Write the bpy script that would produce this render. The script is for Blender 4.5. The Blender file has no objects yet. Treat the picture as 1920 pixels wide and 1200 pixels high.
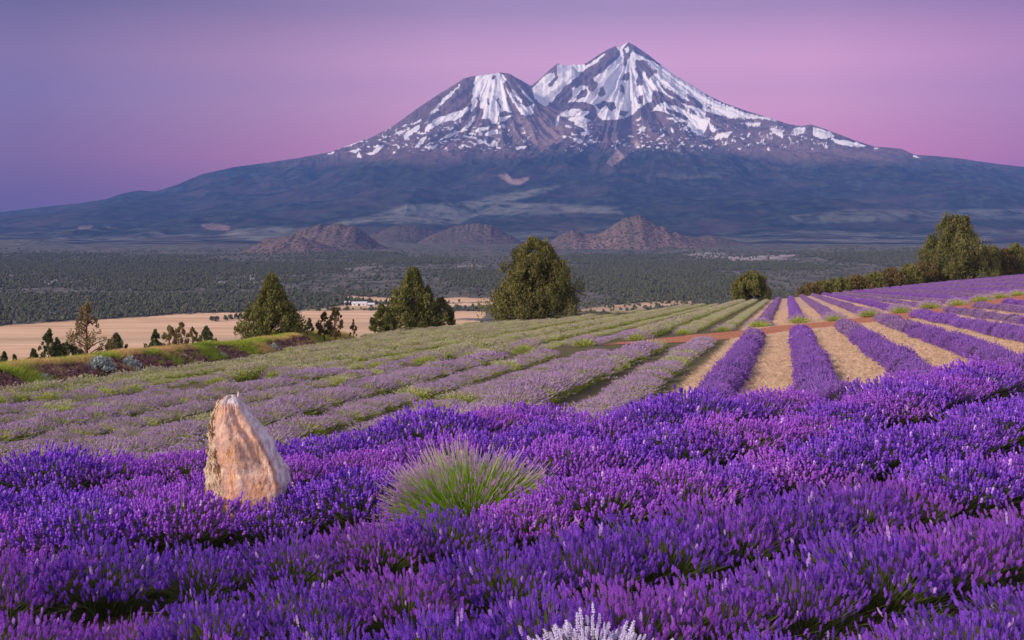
import bpy, math
import numpy as np
from mathutils import Vector

PI = math.pi
F, HX, HY = 2300.0, 960.0, 420.0        # focal length and eye-level point, in pixels of a 1920 wide frame
S = bpy.context.scene
COL = S.collection
rng = np.random.RandomState(7)

# ------------------------------------------------------------------ camera, sky, sun, exposure
cam = bpy.data.objects.new('camera', bpy.data.cameras.new('camera'))
COL.objects.link(cam); S.camera = cam
cam.data.lens = 36.0 * F / 1920.0; cam.data.sensor_width = 36.0
cam.data.shift_y = -(600.0 - HY) / 1920.0
cam.data.clip_start = 0.1; cam.data.clip_end = 80000.0
cam.rotation_euler = (PI / 2, 0, 0); cam.location = (0, 0, 0)

def srgb(r, g, b):
    f = lambda c: (c/255/12.92) if c/255 <= .04045 else ((c/255+.055)/1.055)**2.4
    return (f(r), f(g), f(b), 1.0)

W = bpy.data.worlds.new('World'); S.world = W; W.use_nodes = True
nt = W.node_tree; N, L = nt.nodes, nt.links
N.clear()
wo = N.new('ShaderNodeOutputWorld'); bg = N.new('ShaderNodeBackground')
tc = N.new('ShaderNodeTexCoord'); sx = N.new('ShaderNodeSeparateXYZ')
L.new(tc.outputs['Generated'], sx.inputs[0])
mz = N.new('ShaderNodeMath'); mz.operation = 'MULTIPLY'; mz.inputs[1].default_value = 2.0
L.new(sx.outputs['Z'], mz.inputs[0])
rz = N.new('ShaderNodeValToRGB'); L.new(mz.outputs[0], rz.inputs[0])
def ramp(r, stops):
    e = r.color_ramp.elements
    while len(e) > 1: e.remove(e[0])
    e[0].position = stops[0][0]; e[0].color = stops[0][1]
    for p, c in stops[1:]:
        k = e.new(p); k.color = c
# dusk belt low over the horizon, dusty mauve above
SKY = [(0.0, srgb(176, 110, 176)), (0.05, srgb(206, 116, 172)), (0.11, srgb(252, 148, 180)), (0.19, srgb(255, 176, 196)),
       (0.26, srgb(240, 170, 196)), (0.34, srgb(172, 132, 160)), (0.5, srgb(112, 98, 128)), (1.0, srgb(70, 76, 120))]
ramp(rz, SKY)
mx = N.new('ShaderNodeMapRange'); mx.inputs['From Min'].default_value = -.5; mx.inputs['From Max'].default_value = .5
L.new(sx.outputs['X'], mx.inputs['Value'])
rx = N.new('ShaderNodeValToRGB'); L.new(mx.outputs[0], rx.inputs[0])
ramp(rx, [(0.0, (.25, .25, .24, 1)), (.14, (.31, .29, .28, 1)), (.30, (.60, .56, .53, 1)), (.45, (.92, .90, .88, 1)), (.58, (1, 1, 1, 1)), (.74, (1, .90, .92, 1)), (.88, (.72, .58, .64, 1)), (1.0, (.6, .5, .58, 1))])
mul = N.new('ShaderNodeMixRGB'); mul.blend_type = 'MULTIPLY'; mul.inputs[0].default_value = 1
L.new(rz.outputs[0], mul.inputs[1]); L.new(rx.outputs[0], mul.inputs[2])
# the bright dusk sky behind the camera, opposite the pink belt
mb = N.new('ShaderNodeMapRange'); mb.interpolation_type = 'SMOOTHSTEP'
mb.inputs['From Min'].default_value = .3; mb.inputs['From Max'].default_value = -.9
L.new(sx.outputs['Y'], mb.inputs['Value'])
mixb = N.new('ShaderNodeMixRGB'); L.new(mb.outputs[0], mixb.inputs[0]); L.new(mul.outputs[0], mixb.inputs[1])
mixb.inputs[2].default_value = (.66, .56, .62, 1)
L.new(mixb.outputs[0], bg.inputs[0]); bg.inputs[1].default_value = 1.0
L.new(bg.outputs[0], wo.inputs[0])

sun = bpy.data.objects.new('sun', bpy.data.lights.new('sun', 'SUN')); COL.objects.link(sun)
sun.data.energy = 3.3; sun.data.angle = math.radians(9); sun.data.color = (1.0, .80, .66)
SD = Vector((0.90, 0.52, -0.48)).normalized()            # the way the light travels: from behind the camera, left
sun.rotation_euler = SD.to_track_quat('-Z', 'Y').to_euler()
VS = S.view_settings
VS.view_transform = 'Standard'; VS.look = 'None'; VS.exposure = 0.75; VS.gamma = 1.0; VS.use_curve_mapping = False
S.render.engine = 'CYCLES'
C = S.cycles
C.use_denoising = True
C.max_bounces = 4; C.diffuse_bounces = 3; C.glossy_bounces = 1; C.transmission_bounces = 2; C.volume_bounces = 0; C.transparent_max_bounces = 4
C.sample_clamp_indirect = 4

# ------------------------------------------------------------------ helpers
def tag(o, label=None, cat=None, group=None, kind=None):
    if label: o['label'] = label
    if cat: o['category'] = cat
    if group: o['group'] = group
    if kind: o['kind'] = kind
    return o

def mesh_np(name, V, Fc, mats, mi=None, smooth=False, attrs=None):
    V = np.asarray(V, np.float32); Fc = np.asarray(Fc, np.int32)
    me = bpy.data.meshes.new(name)
    n, k = Fc.shape
    me.vertices.add(len(V)); me.vertices.foreach_set('co', V.ravel())
    me.loops.add(n*k); me.loops.foreach_set('vertex_index', Fc.ravel())
    me.polygons.add(n); me.polygons.foreach_set('loop_start', np.arange(0, n*k, k, dtype=np.int32))
    if mi is not None: me.polygons.foreach_set('material_index', np.asarray(mi, np.int32))
    me.polygons.foreach_set('use_smooth', np.full(n, smooth))
    for m in mats: me.materials.append(m)
    for a, v in (attrs or {}).items():
        at = me.attributes.new(a, 'FLOAT', 'POINT'); at.data.foreach_set('value', np.asarray(v, np.float32).ravel())
    me.update(calc_edges=True)
    return me

def obj(name, me, parent=None, loc=None, link=True):
    o = bpy.data.objects.new(name, me)
    if link: COL.objects.link(o)
    if parent: o.parent = parent
    if loc is not None: o.location = loc
    return o

def empty(name, loc, rz=0.0):
    o = bpy.data.objects.new(name, None); COL.objects.link(o)
    o.location = loc; o.rotation_euler = (0, 0, rz); o.empty_display_size = .2
    return o

class Parts:                                              # collects triangle meshes
    def __init__(s): s.V = []; s.F = []; s.M = []; s.A = []; s.n = 0
    def add(s, V, Fc, m=0, a=0.5):
        V = np.asarray(V, float).reshape(-1, 3); Fc = np.asarray(Fc, int).reshape(-1, 3)
        s.V.append(V); s.F.append(Fc + s.n); s.M.append(np.full(len(Fc), m)); s.n += len(V)
        s.A.append(np.broadcast_to(np.asarray(a, float), (len(V),)) if np.ndim(a) < 2 else np.asarray(a).ravel())
    def mesh(s, name, mats, smooth=False):
        return mesh_np(name, np.concatenate(s.V), np.concatenate(s.F), mats, np.concatenate(s.M), smooth, {'v': np.concatenate(s.A)})

def _h(ix, iy, seed):
    n = (ix.astype(np.int64)*374761393 + iy.astype(np.int64)*668265263 + seed*1274126177) & 0xffffffff
    n = ((n ^ (n >> 13)) * 1274126177) & 0xffffffff
    return ((n ^ (n >> 16)) & 0xffff) / 65535.0
def vnoise(x, y, seed=0):
    x = np.asarray(x, float); y = np.asarray(y, float)
    ix = np.floor(x); iy = np.floor(y); fx = x-ix; fy = y-iy
    ix = ix.astype(np.int64); iy = iy.astype(np.int64)
    fx = fx*fx*fx*(fx*(fx*6-15)+10); fy = fy*fy*fy*(fy*(fy*6-15)+10)
    a = _h(ix, iy, seed); b = _h(ix+1, iy, seed); c = _h(ix, iy+1, seed); d = _h(ix+1, iy+1, seed)
    return (a*(1-fx)+b*fx)*(1-fy) + (c*(1-fx)+d*fx)*fy
def fbm(x, y, oct=4, seed=0, ridged=False):
    s = 0; a = 1; t = 0
    for k in range(oct):
        v = vnoise(x*2**k + 17.3*k, y*2**k - 9.1*k, seed+k)
        if ridged: v = 1-abs(2*v-1)
        s = s + a*v; t += a; a *= .5
    return s/t
def sstep(a, b, x):
    t = np.clip((x-a)/(b-a), 0, 1); return t*t*(3-2*t)

# ------------------------------------------------------------------ materials
class Mat:
    def __init__(s, name, rough=.9, spec=.1):
        s.m = bpy.data.materials.new(name); s.m.use_nodes = True
        s.N = s.m.node_tree.nodes; s.L = s.m.node_tree.links
        s.b = s.N['Principled BSDF']; s.b.inputs['Roughness'].default_value = rough
        s.b.inputs['Specular IOR Level'].default_value = spec
    def attr(s, name):
        n = s.N.new('ShaderNodeAttribute'); n.attribute_name = name; return n.outputs['Fac']
    def rand(s): return s.N.new('ShaderNodeObjectInfo').outputs['Random']
    def pos(s): return s.N.new('ShaderNodeNewGeometry').outputs['Position']
    def noise(s, scale, detail=4, rough=.55, stretch=None, dist=0.0):
        n = s.N.new('ShaderNodeTexNoise'); n.inputs['Scale'].default_value = scale
        n.inputs['Detail'].default_value = detail; n.inputs['Roughness'].default_value = rough; n.inputs['Distortion'].default_value = dist
        mp = s.N.new('ShaderNodeMapping'); mp.inputs['Scale'].default_value = stretch or (1, 1, 1)
        s.L.new(s.pos(), mp.inputs[0]); s.L.new(mp.outputs[0], n.inputs['Vector'])
        return n.outputs['Fac']
    def math(s, op, a, b=0.0, clamp=False):
        n = s.N.new('ShaderNodeMath'); n.operation = op; n.use_clamp = clamp
        for i, x in enumerate((a, b)):
            if isinstance(x, (int, float)): n.inputs[i].default_value = x
            else: s.L.new(x, n.inputs[i])
        return n.outputs[0]
    def step(s, x, a, b):
        n = s.N.new('ShaderNodeMapRange'); n.interpolation_type = 'SMOOTHSTEP'
        n.inputs['From Min'].default_value = a; n.inputs['From Max'].default_value = b
        s.L.new(x, n.inputs['Value']); return n.outputs[0]
    def mix(s, f, a, b, mode='MIX'):
        n = s.N.new('ShaderNodeMixRGB'); n.blend_type = mode
        for i, x in enumerate((f, a, b)):
            if isinstance(x, (int, float)): n.inputs[i].default_value = x
            elif isinstance(x, tuple): n.inputs[i].default_value = x if len(x) == 4 else (*x, 1)
            else: s.L.new(x, n.inputs[i])
        return n.outputs[0]
    def ramp(s, x, stops):
        n = s.N.new('ShaderNodeValToRGB'); s.L.new(x, n.inputs[0]); ramp(n, [(p, (*c[:3], 1)) for p, c in stops]); return n.outputs[0]
    def color(s, c):
        if isinstance(c, tuple): s.b.inputs['Base Color'].default_value = c if len(c) == 4 else (*c, 1)
        else: s.L.new(c, s.b.inputs['Base Color'])
        return s
    def bump(s, h, strength=.5, dist=.05):
        n = s.N.new('ShaderNodeBump'); n.inputs['Strength'].default_value = strength; n.inputs['Distance'].default_value = dist
        s.L.new(h, n.inputs['Height']); s.L.new(n.outputs[0], s.b.inputs['Normal']); return s
    def trans(s, col, w=.3):                               # light through thin leaves and petals
        t = s.N.new('ShaderNodeBsdfTranslucent'); mxs = s.N.new('ShaderNodeMixShader'); mxs.inputs[0].default_value = w
        s.L.new(col, t.inputs[0]) if not isinstance(col, tuple) else setattr(t.inputs[0], 'default_value', (*col[:3], 1))
        s.L.new(s.b.outputs[0], mxs.inputs[1]); s.L.new(t.outputs[0], mxs.inputs[2])
        s.L.new(mxs.outputs[0], s.N['Material Output'].inputs['Surface']); return s

def plant_mat(name, lo, hi, alt, trans=.25):              # v: per-stem variation, Random: per-plant variation
    m = Mat(name, .75, .15)
    a = m.mix(m.attr('v'), lo, hi)
    b = m.mix(m.step(m.rand(), .35, 1.0), a, m.mix(.6, a, alt))
    if name == 'purple_flowers': b = m.mix(m.step(m.attr('v'), .90, 1.0), b, (.70, .46, .95))
    m.color(b); m.trans(b, trans)
    return m.m

PURPLE = plant_mat('purple_flowers', (.045, .014, .34), (.44, .155, .98), (.52, .14, .74))
VIOLET = plant_mat('violet_flowers', (.13, .055, .34), (.42, .20, .70), (.34, .18, .62))
MAUVE = plant_mat('mauve_flowers', (.30, .19, .44), (.60, .44, .66), (.44, .34, .46))
GREY = plant_mat('faded_flowers', (.34, .30, .28), (.56, .54, .36), (.50, .56, .26))
PALE = plant_mat('pale_flowers', (.55, .50, .82), (.85, .80, .95), (.8, .75, .95))
PINKISH = plant_mat('dusty_pink_flowers', (.46, .30, .50), (.74, .54, .70), (.62, .42, .66))
STEM = plant_mat('olive_stems', (.070, .10, .028), (.24, .29, .09), (.17, .22, .07))
BRIGHT = plant_mat('bright_green_stems', (.22, .32, .04), (.62, .70, .16), (.54, .62, .12))
FRESH = plant_mat('fresh_green_stems', (.16, .34, .03), (.58, .80, .12), (.40, .62, .08))
LEAF = plant_mat('grey_green_leaves', (.045, .065, .03), (.12, .15, .075), (.08, .11, .05), .2)

# ------------------------------------------------------------------ the lie of the land (metres, eye at the origin)
GT = [-.9, -.5, -.417, -.287, -.2, -.122, 0, .1, .224, .32, .417, .5, .9]
GG = [.118, .108, .100, .091, .085, .078, .0665, .060, .0505, .042, .0335, .027, .012]
ET = [-.9, -.5, -.417, -.34, -.287, -.216, -.161, -.13, -.115, -.05, .03, .1, .224, .417, .6, .9]
EE = [70, 76, 82, 92, 107, 128, 158, 185, 205, 225, 190, 250, 290, 370, 380, 380]
def smooth_interp(x, xp, fp):
    xs = np.linspace(xp[0], xp[-1], 400); ys = np.interp(xs, xp, fp)
    k = np.hanning(25); k /= k.sum()
    ys = np.convolve(np.pad(ys, 12, mode='edge'), k, 'valid')
    return np.interp(x, xs, ys)
def tt(x, y): return np.clip(x / np.maximum(y, 3.0 + 0*y), -.9, .9)
def edge(x, y): return smooth_interp(tt(x, y), ET, EE)
def ground(x, y):
    x = np.asarray(x, float); y = np.asarray(y, float)
    t = tt(x, y); g = smooth_interp(t, GT, GG)
    yy = np.maximum(y, 0)
    z = -1.72 - 1.23*sstep(15, 28, yy) - yy*g
    z = z + .05*(fbm(x*.15, y*.15, 3, 5)-.5)*np.clip(yy/10, 0, 1)*2
    e = smooth_interp(t, ET, EE) + 6
    s = np.maximum(yy-e, 0)
    return z - .27*s*s/(s+14.0)
def pix(x, y, z): return HX + F*x/y, HY - F*z/y

# path of red soil between the blocks
def on_field(px_, py_):
    t_ = (px_-HX)/F; d_ = 2.95/((py_-HY)/F - float(smooth_interp(np.array([t_]), GT, GG)[0])); return (t_*d_, d_)
PATH = np.array([(-60, 64)]+[on_field(*p) for p in ((60, 762), (230, 748), (420, 724), (575, 708), (720, 694), (850, 683), (1050, 663), (1200, 646), (1400, 623), (1480, 616), (1560, 607), (1640, 600), (1750, 584), (1880, 566))]+[(75, 150), (130, 190)], float)
def path_dist(x, y):
    x = np.asarray(x, float); y = np.asarray(y, float); best = np.full(x.shape, 1e9)
    for (ax, ay), (bx, by) in zip(PATH[:-1], PATH[1:]):
        dx, dy = bx-ax, by-ay; u = np.clip(((x-ax)*dx+(y-ay)*dy)/(dx*dx+dy*dy), 0, 1)
        best = np.minimum(best, np.hypot(x-ax-u*dx, y-ay-u*dy))
    return best
def near_limit(x): return 15.6 + .2*x                      # back edge of the block of vivid lavender
def beyond_path(x, y): return y > np.interp(x, PATH[:, 0], PATH[:, 1])

# ------------------------------------------------------------------ hillside
def polar_grid(t, d):
    T, D = np.meshgrid(t, d)
    return T*D, D
def grid_faces(nr, nc):
    i = np.arange(nr-1)[:, None]*nc + np.arange(nc-1)[None, :]
    return np.stack([i, i+1, i+1+nc, i+nc], -1).reshape(-1, 4)

thn = np.radians(np.concatenate([np.linspace(-180, -48, 40), np.linspace(-46, 46, 420), np.linspace(48, 180, 40)]))
rr = np.concatenate([[0.01], np.geomspace(.8, 900, 330)])
TH, RR = np.meshgrid(thn, rr)
gx, gy = RR*np.sin(TH), RR*np.cos(TH)
gz = ground(gx, gy)
soil = Mat('hillside_soil', .95, .05)
u_ = gx - .224*gy
straw = sstep(-3.6, -3.0, u_)*(gy > near_limit(gx)-1)*sstep(14, 16, gy)
strawm = soil.attr('straw')
fine = soil.noise(9, 6, .7, (1, .35, 1)); mid = soil.noise(1.3, 4)
c_soil = soil.mix(soil.noise(3.0, 5), (.055, .04, .028), (.13, .10, .06))
c_green = soil.mix(mid, (.08, .09, .04), (.20, .17, .10))
c_straw = soil.ramp(fine, [(.3, (.28, .19, .12)), (.44, (.54, .40, .29)), (.58, (.76, .60, .46))])
c_straw = soil.mix(soil.step(mid, .42, .62), c_straw, soil.mix(.5, c_straw, (.50, .24, .14)))
c = soil.mix(soil.attr('grass'), c_soil, c_green); c = soil.mix(strawm, c, c_straw)
soil.color(c).bump(fine, .7, .05)
grs = sstep(0, 3, gy-near_limit(gx))*(gy > 0)
me = mesh_np('hillside', np.stack([gx, gy, gz], -1).reshape(-1, 3), grid_faces(*gx.shape)[:, ::-1], [soil.m], smooth=True, attrs={'straw': straw, 'grass': grs})
tag(obj('hillside', me), kind='structure')

def strip(name, pts, width, mat, lift=.02, jag=.25, seed=3):
    P = np.array(pts, float); seg = np.hypot(*np.diff(P, axis=0).T); s = np.concatenate([[0], np.cumsum(seg)])
    q = np.arange(0, s[-1], .5); X = np.interp(q, s, P[:, 0]); Y = np.interp(q, s, P[:, 1])
    k = np.hanning(13); k /= k.sum()
    X = np.convolve(np.pad(X, 6, mode='edge'), k, 'valid'); Y = np.convolve(np.pad(Y, 6, mode='edge'), k, 'valid')
    dx, dy = np.gradient(X), np.gradient(Y); ln = np.hypot(dx, dy); nx, ny = -dy/ln, dx/ln
    m = 9; a = np.linspace(-1, 1, m)
    w = width*(1+jag*(vnoise(q*.8, q*0, seed)-.5)*2)
    GX = X[:, None]+nx[:, None]*a*w[:, None]; GY = Y[:, None]+ny[:, None]*a*w[:, None]
    GZ = ground(GX, GY)+lift*(1-a*a)**.5*2-.02
    return tag(obj(name, mesh_np(name, np.stack([GX, GY, GZ], -1).reshape(-1, 3), grid_faces(*GX.shape)[:, ::-1], [mat], smooth=True)), kind='structure')
red = Mat('red_cinder_soil', .95, .05)
rn = red.noise(6, 6, .7)
red.color(red.ramp(rn, [(.3, (.22, .08, .045)), (.48, (.46, .18, .10)), (.6, (.60, .32, .20)), (.72, (.70, .48, .32))])).bump(rn, .8, .06)
strip('dirt_path', PATH[8:], 5.4, red.m, .025)

# ------------------------------------------------------------------ valley and mountain
def poly_mask(polys, x0, x1, y0, y1, res=1.0, blur=1):
    nx, ny = int((x1-x0)/res), int((y1-y0)/res)
    X, Y = np.meshgrid(x0+(np.arange(nx)+.5)*res, y0+(np.arange(ny)+.5)*res)
    M = np.zeros(X.shape)
    for val, P in polys:
        P = np.asarray(P, float); ins = np.zeros(X.shape, bool); j = len(P)-1
        for i in range(len(P)):
            xi, yi = P[i]; xj, yj = P[j]
            if yi != yj:
                ins ^= ((yi > Y) != (yj > Y)) & (X < (xj-xi)*(Y-yi)/(yj-yi)+xi)
            j = i
        M[ins] = val
    for _ in range(blur):
        Q = np.pad(M, 1, mode='edge'); M = (Q[1:-1, 1:-1]*2+Q[:-2, 1:-1]+Q[2:, 1:-1]+Q[1:-1, :-2]+Q[1:-1, 2:])/6
    def sample(px, py):
        u = np.clip((px-x0)/res-.5, 0, nx-1.001); v = np.clip((py-y0)/res-.5, 0, ny-1.001)
        iu, iv = u.astype(int), v.astype(int); fu, fv = u-iu, v-iv
        r = (M[iv, iu]*(1-fu)+M[iv, iu+1]*fu)*(1-fv)+(M[iv+1, iu]*(1-fu)+M[iv+1, iu+1]*fu)*fv
        return r*((px > x0) & (px < x1) & (py > y0) & (py < y1))
    return sample

tan_polys = [(1, [(-300, 625), (0, 611), (120, 603), (230, 597), (330, 590), (420, 586), (560, 584), (680, 581), (760, 584), (800, 596), (900, 602), (900, 900), (-300, 900)]),
             (1, [(618, 553), (700, 557), (780, 562), (860, 558), (930, 560), (930, 564), (850, 568), (700, 565), (640, 560)]),
             (1, [(640, 573), (760, 572), (880, 568), (930, 566), (930, 571), (850, 575), (700, 579), (560, 583)]),
             (1, [(810, 588), (860, 583), (915, 585), (905, 597), (830, 598)]),
             (.8, [(1080, 582), (1140, 572), (1230, 566), (1320, 563), (1320, 568), (1150, 585)])]
pale_polys = [(1, [(1250, 478), (1330, 474), (1400, 480), (1500, 482), (1490, 488), (1400, 492), (1330, 486)]),
              (.8, [(1380, 428), (1440, 421), (1560, 420), (1640, 424), (1560, 432), (1450, 441), (1380, 436)]),
              (.6, [(1640, 418), (1920, 414), (1920, 422), (1640, 424)]),
              (.7, [(395, 518), (480, 515), (560, 517), (520, 528), (440, 536), (400, 530)]),
              (.6, [(40, 528), (130, 519), (190, 522), (180, 530), (80, 534)]), (.6, [(0, 514), (70, 511), (75, 515), (10, 518)]),
              (.5, [(230, 540), (290, 541), (300, 544), (240, 544)]), (.5, [(1100, 510), (1240, 508), (1240, 513), (1100, 514)]),
              (.4, [(640, 496), (700, 492), (720, 500), (660, 508)]), (.5, [(850, 498), (900, 496), (905, 502), (860, 503)])]
tan_at = poly_mask(tan_polys, -300, 2200, 430, 900, 1.0, 1)
pale_at = poly_mask(pale_polys, -300, 2200, 380, 600, 1.0, 2)

tv = np.linspace(-.75, .75, 760); inv = np.linspace(1/250., 1/9800., 420)**1.0
dv = 1/np.concatenate([np.linspace(1/250., 1/700., 30), np.linspace(1/705., 1/9800., 400)])
vx, vy = polar_grid(tv, dv)
def valley_z(x, y):
    return -100.0 + 5*(fbm(x/500, y/900, 4, 21)-.5)*sstep(1700, 3500, y) + 26*sstep(.56, .8, fbm(x/900+3, y/1500, 3, 40))*sstep(2600, 4200, y)
vz = valley_z(vx, vy)
ppx, ppy = pix(vx, vy, -100+0*vx)
tanm = tan_at(ppx+8*(vnoise(ppx/30, ppy/4, 1)-.5), ppy+2*(vnoise(ppx/17, ppy/3, 2)-.5)); palem = pale_at(ppx+20*(vnoise(ppx/12, ppy/2, 3)-.5), ppy+3*(vnoise(ppx/22, ppy/2, 4)-.5))
vm = Mat('valley_ground', .95, .05)
n1 = vm.noise(.0022, 6, .62, (1, .45, 1)); n2 = vm.noise(.035, 4, .7, (1, .5, 1)); n3 = vm.noise(.012, 5, .6, (.5, 1, 1))
scrub = vm.mix(vm.step(n2, .36, .62), (.045, .060, .045), (.20, .19, .16))
scrub = vm.mix(vm.step(n1, .42, .66), scrub, vm.mix(.55, scrub, (.15, .15, .12)))
tanc = vm.ramp(n3, [(.3, (.60, .42, .25)), (.5, (.78, .56, .34)), (.7, (.90, .66, .44))])
tanc = vm.mix(vm.step(vm.noise(.03, 3, .6, (.12, 1.4, 1)), .46, .60), tanc, vm.mix(.35, tanc, (.48, .30, .16)))
tanc = vm.mix(vm.step(vm.noise(.004, 4, .5, (.3, 1.6, 1)), .5, .62), tanc, vm.mix(.4, tanc, (.34, .32, .19)))
c = vm.mix(vm.attr('tan'), scrub, tanc)
c = vm.mix(vm.math('MULTIPLY', vm.attr('pale'), vm.step(n2, .3, .6)), c, (.46, .42, .42))
vm.color(c)
me = mesh_np('valley', np.stack([vx, vy, vz], -1).reshape(-1, 3), grid_faces(*vx.shape), [vm.m], smooth=True, attrs={'tan': tanm, 'pale': palem})
tag(obj('valley', me), kind='structure')

SIL = np.array([(-700, 428), (-300, 412), (-100, 402), (0, 398), (60, 391), (100, 386), (150, 381), (200, 373), (232, 362), (262, 357), (290, 359), (330, 347), (380, 326), (440, 313), (500, 305), (560, 296), (620, 285), (660, 270), (700, 256),
 (740, 234), (780, 205), (820, 178), (850, 160), (870, 147), (885, 143), (900, 141), (925, 137), (940, 136), (955, 138), (965, 144), (980, 152), (995, 161), (1010, 150), (1030, 131), (1045, 119), (1052, 120), (1060, 124), (1072, 121), (1090, 121), (1100, 118),
 (1120, 104), (1140, 92), (1155, 86), (1163, 89), (1170, 83), (1178, 79), (1190, 85), (1200, 92), (1220, 106), (1240, 122), (1265, 141), (1290, 155), (1310, 168), (1330, 180), (1360, 194), (1400, 208), (1440, 220), (1480, 233),
 (1505, 236), (1520, 233), (1550, 243), (1600, 262), (1640, 275), (1660, 276), (1690, 279), (1715, 290), (1760, 293), (1800, 297), (1860, 306), (1920, 313), (2100, 335), (2400, 380), (2700, 420)], float)
mt = np.concatenate([np.linspace(-.72, -.45, 60), np.linspace(-.447, -.165, 300), np.linspace(-.164, .32, 760), np.linspace(.321, .45, 150), np.linspace(.455, .75, 60)])
md = np.concatenate([np.linspace(6200, 11500, 120), np.linspace(11530, 13500, 110), np.linspace(13510, 16300, 210), np.linspace(16350, 20500, 24)])
X, Y = polar_grid(mt, md)
wob = 260*(fbm(X/1700, Y/1700, 4, 60)-.5)
def cone(cx, cy, rp, hp, lx=1.0, w=1.0):
    r = np.hypot((X-cx)*lx, Y-cy) + wob*w
    xs = np.linspace(0, 16000, 800); ys = np.interp(xs, rp, hp); k = np.hanning(9); k /= k.sum()
    ys = np.convolve(np.pad(ys, 4, mode='edge'), k, 'valid')
    return np.interp(r, xs, ys)
Hm = cone(1531, 16000, [0, 300, 700, 1200, 1700, 2500, 3500, 4500, 5500, 6500, 7500, 8500, 9500, 12000], [2480, 2250, 1980, 1700, 1440, 1120, 850, 600, 380, 220, 100, 15, -40, -90], .72, .8)
Hs = cone(-190, 14600, [0, 150, 260, 600, 1000, 1500, 2200, 3000, 4500, 6000], [1890, 1885, 1835, 1580, 1320, 1040, 760, 520, 220, -100], 1.0, .5)
Hb = cone(573, 15500, [0, 200, 500, 1000, 1800, 3500], [2120, 2010, 1800, 1420, 950, 0], 1.0, .3)
def smax(a, b, k=70.0):
    h = np.clip(.5+.5*(a-b)/k, 0, 1); return b*(1-h)+a*h+k*h*(1-h)
H = smax(smax(Hm, Hs), Hb)
a1 = np.arctan2(X-1531, -(Y-16000)); r1 = np.hypot(X-1531, Y-16000)
a2 = np.arctan2(X+190, -(Y-14600)); r2 = np.hypot(X+190, Y-14600)
g1 = fbm(a1*11+wob/400, r1/2600, 4, 71, True); g2 = fbm(a2*9, r2/1800, 4, 81, True)
wS = sstep(-60, 60, Hs-Hm)
up = sstep(150, 900, H)
H = H + up*(1-wS)*(g1-.62)*300*sstep(100, 1200, r1) + up*wS*(g2-.6)*170*sstep(100, 700, r2)
H = H + up*(fbm(X/260, Y/260, 4, 91, True)-.5)*90 + (fbm(X/520, Y/620, 4, 98, True)-.55)*70*sstep(6600, 8500, Y)*sstep(1300, 500, H)
lowhills = (fbm(X/1300, Y/1500, 4, 95)-.42)*330*sstep(6400, 9500, Y)*sstep(1400, 300, H)
H = H + np.maximum(lowhills, -30)
H = np.maximum(H, -40)
tgt = (HY - np.interp(HX+F*mt, SIL[:, 0], SIL[:, 1]))/F
tgt_s = smooth_interp(mt, list(mt), list(tgt))
for it in range(4):
    sl = (H-100)/Y; ai = sl.argmax(0); dm = md[ai]; hm = H[ai, np.arange(len(mt))]
    if it < 2:
        c_ = (tgt_s*dm+100)/hm; k = np.hanning(41); k /= k.sum(); c_ = np.convolve(np.pad(c_, 20, mode='edge'), k, 'valid')
        H = H*(1+(c_[None, :]-1)*sstep(.0, .4, H/hm))
    else:
        c_ = (tgt*dm+100)/hm; rel = H/hm
        H = H*(1+(c_[None, :]-1)*sstep(.55, .97, rel))
Z = H-100
px, py = pix(X, Y, Z)

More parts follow.
